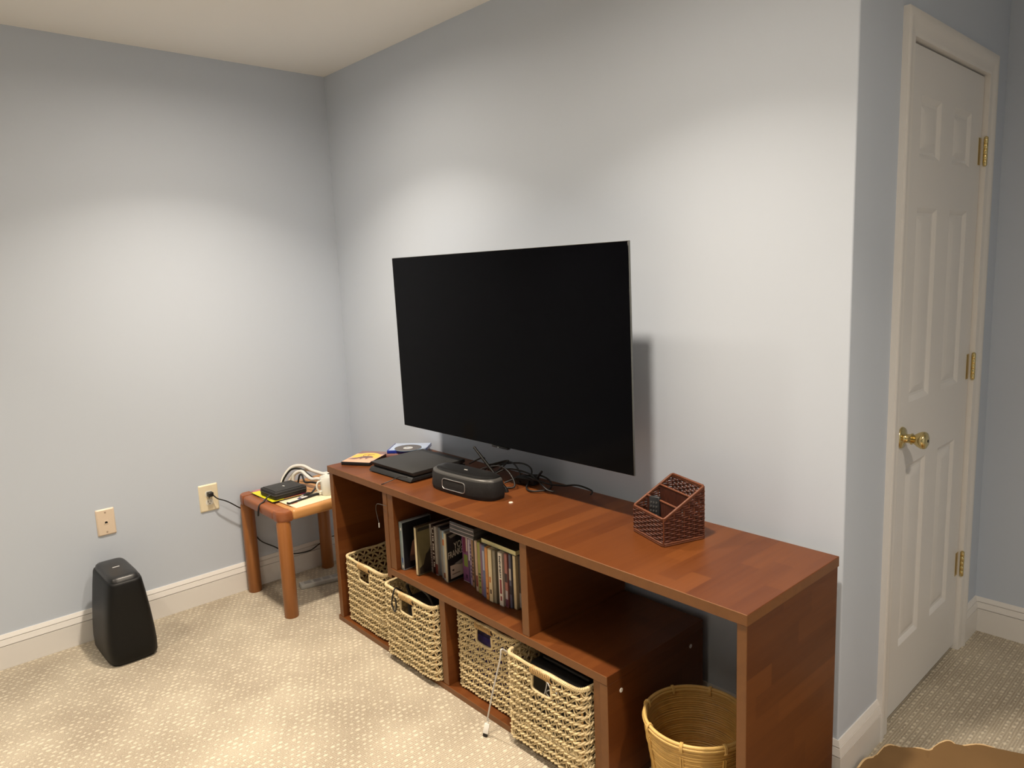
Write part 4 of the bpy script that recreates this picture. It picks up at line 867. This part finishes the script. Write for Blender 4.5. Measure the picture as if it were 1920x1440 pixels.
# ================================================================== WALL PLATES, CORDS, FLOOR THINGS
def plate(name, label, cat, y, z, w_, h_, m):
    t = thing(name, label, cat, (0.0, y, z))
    a = rrect(w_, h_, 0.004, 3); c = rrect(w_ - 0.010, h_ - 0.010, 0.003, 3); d_ = rrect(w_ - 0.002, h_ - 0.002, 0.004, 3)
    f = lambda q, x: [Vector((x, u, v)) for u, v in q]
    MB().loft([f(a, 0.0), f(a, 0.0022), f(d_, 0.0034), f(c, 0.0062)]).build('cover_plate', m, t, 25)
    return t
t = plate('phone_jack', 'almond phone jack plate above the black speaker', 'wall plate', -1.1955, 0.493, 0.0715, 0.115, M_ALMOND)
RXm = lambda x, y, z: Matrix.Translation((x, y, z)) @ Matrix.Rotation(PI / 2, 4, 'Y')
for z_ in (0.043, -0.043):
    MB().lathe([(0.0036, 0), (0.0036, 0.0008), (0.0020, 0.0014)], 14, RXm(0.0062, 0, z_)).build('screw', mat('screw_almond', (172, 152, 132), 0.4), t)
MB().rbox(0.0055, 0.0072, -0.009, 0.009, -0.010, 0.008, 0.0008, 1).build('jack_insert', M_ALMOND, t)
MB().prism([(-0.0055, -0.005), (0.0055, -0.005), (0.0055, 0.0), (0.002, 0.0035), (-0.002, 0.0035), (-0.0055, 0.0)], 0.0071, 0.0075, Matrix(((0, 0, 1, 0), (1, 0, 0, 0), (0, 1, 0, 0), (0, 0, 0, 1)))).build('jack_socket', M_SHADOWGAP, t, 0)
t = plate('outlet_plate', 'ivory power outlet plate with a black plug in its upper socket', 'wall plate', -0.7635, 0.494, 0.087, 0.127, M_IVORY)
M_REC = mat('outlet_receptacle', (236, 234, 224), 0.35)
for z_ in (0.020, -0.020):
    rc = MB().loft([[Vector((x_, 0.0172 * math.cos(a), z_ + max(-0.0135, min(0.0135, 0.0172 * math.sin(a))))) for a in [2 * PI * k / 32 for k in range(32)]] for x_ in (0.0055, 0.0080)]).build('receptacle', M_REC, t, 30)
    for dy in (-0.0063, 0.0063): MB().box(0.0079, 0.0083, dy - 0.0011, dy + 0.0011, z_ - 0.001, z_ + 0.0075).build('slot', M_SHADOWGAP, rc, 0)
    MB().lathe([(0.0024, 0), (0.0024, 0.0004)], 12, RXm(0.0079, 0, z_ - 0.0075)).build('ground_hole', M_SHADOWGAP, rc, 0)
MB().lathe([(0.0032, 0), (0.0032, 0.0008), (0.0018, 0.0013)], 12, RXm(0.0062, 0, 0.0)).build('screw', M_STEEL, t)
t = thing('black_mains_cable', 'black plug and cord running from the outlet down behind the side table', 'power cord', (0.0083, -0.7635, 0.514))
MB().rbox(0.0, 0.028, -0.011, 0.013, -0.010, 0.010, 0.003, 2).build('plug', M_BLK, t, 50)
o_ = Vector((0.0083, -0.7635, 0.514))
pp = [(0.022, -0.752, 0.510), (0.034, -0.735, 0.489), (0.042, -0.700, 0.470), (0.043, -0.659, 0.437), (0.040, -0.617, 0.394), (0.030, -0.585, 0.300), (0.026, -0.553, 0.232), (0.026, -0.485, 0.179), (0.028, -0.403, 0.119), (0.028, -0.305, 0.104), (0.028, -0.244, 0.124), (0.028, -0.162, 0.143), (0.045, -0.07, 0.10), (0.10, -0.035, 0.04), (0.30, -0.03, 0.004), (0.56, -0.03, 0.004)]
MB().tube(spline([Vector(p) - o_ for p in pp], 10), 0.0030, 8).build('cord', M_CORD, t, 60)
t = thing('power_strip', 'flat grey strip lying on the carpet under the side table', 'power strip', (0.222, -0.335, 0.0), math.radians(77))
MB().rbox(-0.115, 0.115, -0.026, 0.026, 0.0, 0.022, 0.005, 2).build('body', mat('strip_grey', (176, 176, 172), 0.5), t)
for k in range(4):
    MB().rbox(-0.095 + k * 0.046, -0.061 + k * 0.046, -0.015, 0.015, 0.0215, 0.0228, 0.0004, 1).build('socket', mat('strip_socket', (150, 150, 148), 0.5), t)

# ---- subwoofer
t = thing('subwoofer', 'black tapered subwoofer standing on the carpet by the left wall', 'speaker', (0.200, -1.222, 0.0))
def so(hx, hy, z, cx=0.0, e=0.36, n=64):
    return [Vector((cx + hx * math.copysign(abs(math.cos(a)) ** e, math.cos(a)), hy * math.copysign(abs(math.sin(a)) ** e, math.sin(a)), z)) for a in [2 * PI * k / n for k in range(n)]]
MB().loft([so(0.138, 0.082, 0.0), so(0.138, 0.082, 0.014)]).build('plinth', M_BLK, t, 50)
MB().loft([so(0.146, 0.090, 0.012), so(0.150, 0.093, 0.018), so(0.151, 0.094, 0.06), so(0.150, 0.092, 0.10), so(0.147, 0.084, 0.19), so(0.144, 0.074, 0.27), so(0.141, 0.066, 0.325), so(0.138, 0.063, 0.333), so(0.133, 0.060, 0.336)]).build('cabinet', mat('subwoofer_satin', (9, 9, 9), 0.5, spec=0.32), t, 50)
MB().loft([so(0.131, 0.058, 0.3355), so(0.126, 0.056, 0.347), so(0.117, 0.051, 0.353), so(0.10, 0.043, 0.3555), so(0.05, 0.02, 0.3562)]).build('top_cap', mat('subwoofer_top', (28, 28, 28), 0.36), t, 50)
MB().rbox(-0.004, 0.004, -0.013, 0.013, 0.3560, 0.3566, 0.0002, 1).build('badge', mat('badge_grey', (190, 190, 190), 0.4), t)

# ---- tan hide rug
edge = [(2.612, -0.020), (2.613, 0.030), (2.616, 0.075), (2.620, 0.125), (2.630, 0.176), (2.639, 0.226), (2.660, 0.259), (2.700, 0.272), (2.727, 0.296), (2.742, 0.345), (2.765, 0.382), (2.79, 0.39), (2.84, 0.425), (2.90, 0.450), (2.96, 0.468), (3.06, 0.47), (3.18, 0.44), (3.30, 0.46), (3.42, 0.42), (3.50, 0.33), (3.56, 0.18), (3.53, 0.02), (3.58, -0.15), (3.55, -0.34), (3.46, -0.50), (3.40, -0.66), (3.26, -0.74), (3.10, -0.72), (2.97, -0.62), (2.86, -0.50), (2.80, -0.36), (2.74, -0.24), (2.68, -0.13), (2.635, -0.07)]
E2 = spline([(x, y, 0) for x, y in edge], 6, closed=True); N_ = len(E2); cen = Vector((3.05, -0.10, 0))
t = thing('hide_rug', 'tan hide rug with wavy pale edge in front of the door', 'rug', (3.05, -0.10, 0.0))
def hz(k, f):  # ruffled edge height
    a = 2 * PI * k / N_; return 0.006 + (0.018 + 0.006 * math.sin(a * 15) ) * max(0.0, (f - 0.80) / 0.20) ** 1.5
fr = [0.03, 0.25, 0.5, 0.7, 0.80, 0.86, 0.91, 0.955, 1.0]
topv = [[Vector(((p - cen).x * f, (p - cen).y * f, hz(k, f))) for k, p in enumerate(E2)] for f in fr]
MB().loft(topv).build('hide_surface', mat('tan_suede', (126, 96, 58), 0.85, noise=(9, 0.16)), t, 60)
botv = [[v - Vector((0, 0, 0.004)) for v in q] for q in topv]
MB().loft([botv[0]] + botv[1:]).build('hide_back', mat('hide_back_pale', (206, 180, 140), 0.9), t, 60)
MB().tube([v - Vector((0, 0, 0.0018)) for v in topv[-1]], 0.0032, 6, closed=True).build('cut_edge', mat('hide_edge_pale', (226, 196, 150), 0.8), t, 60)
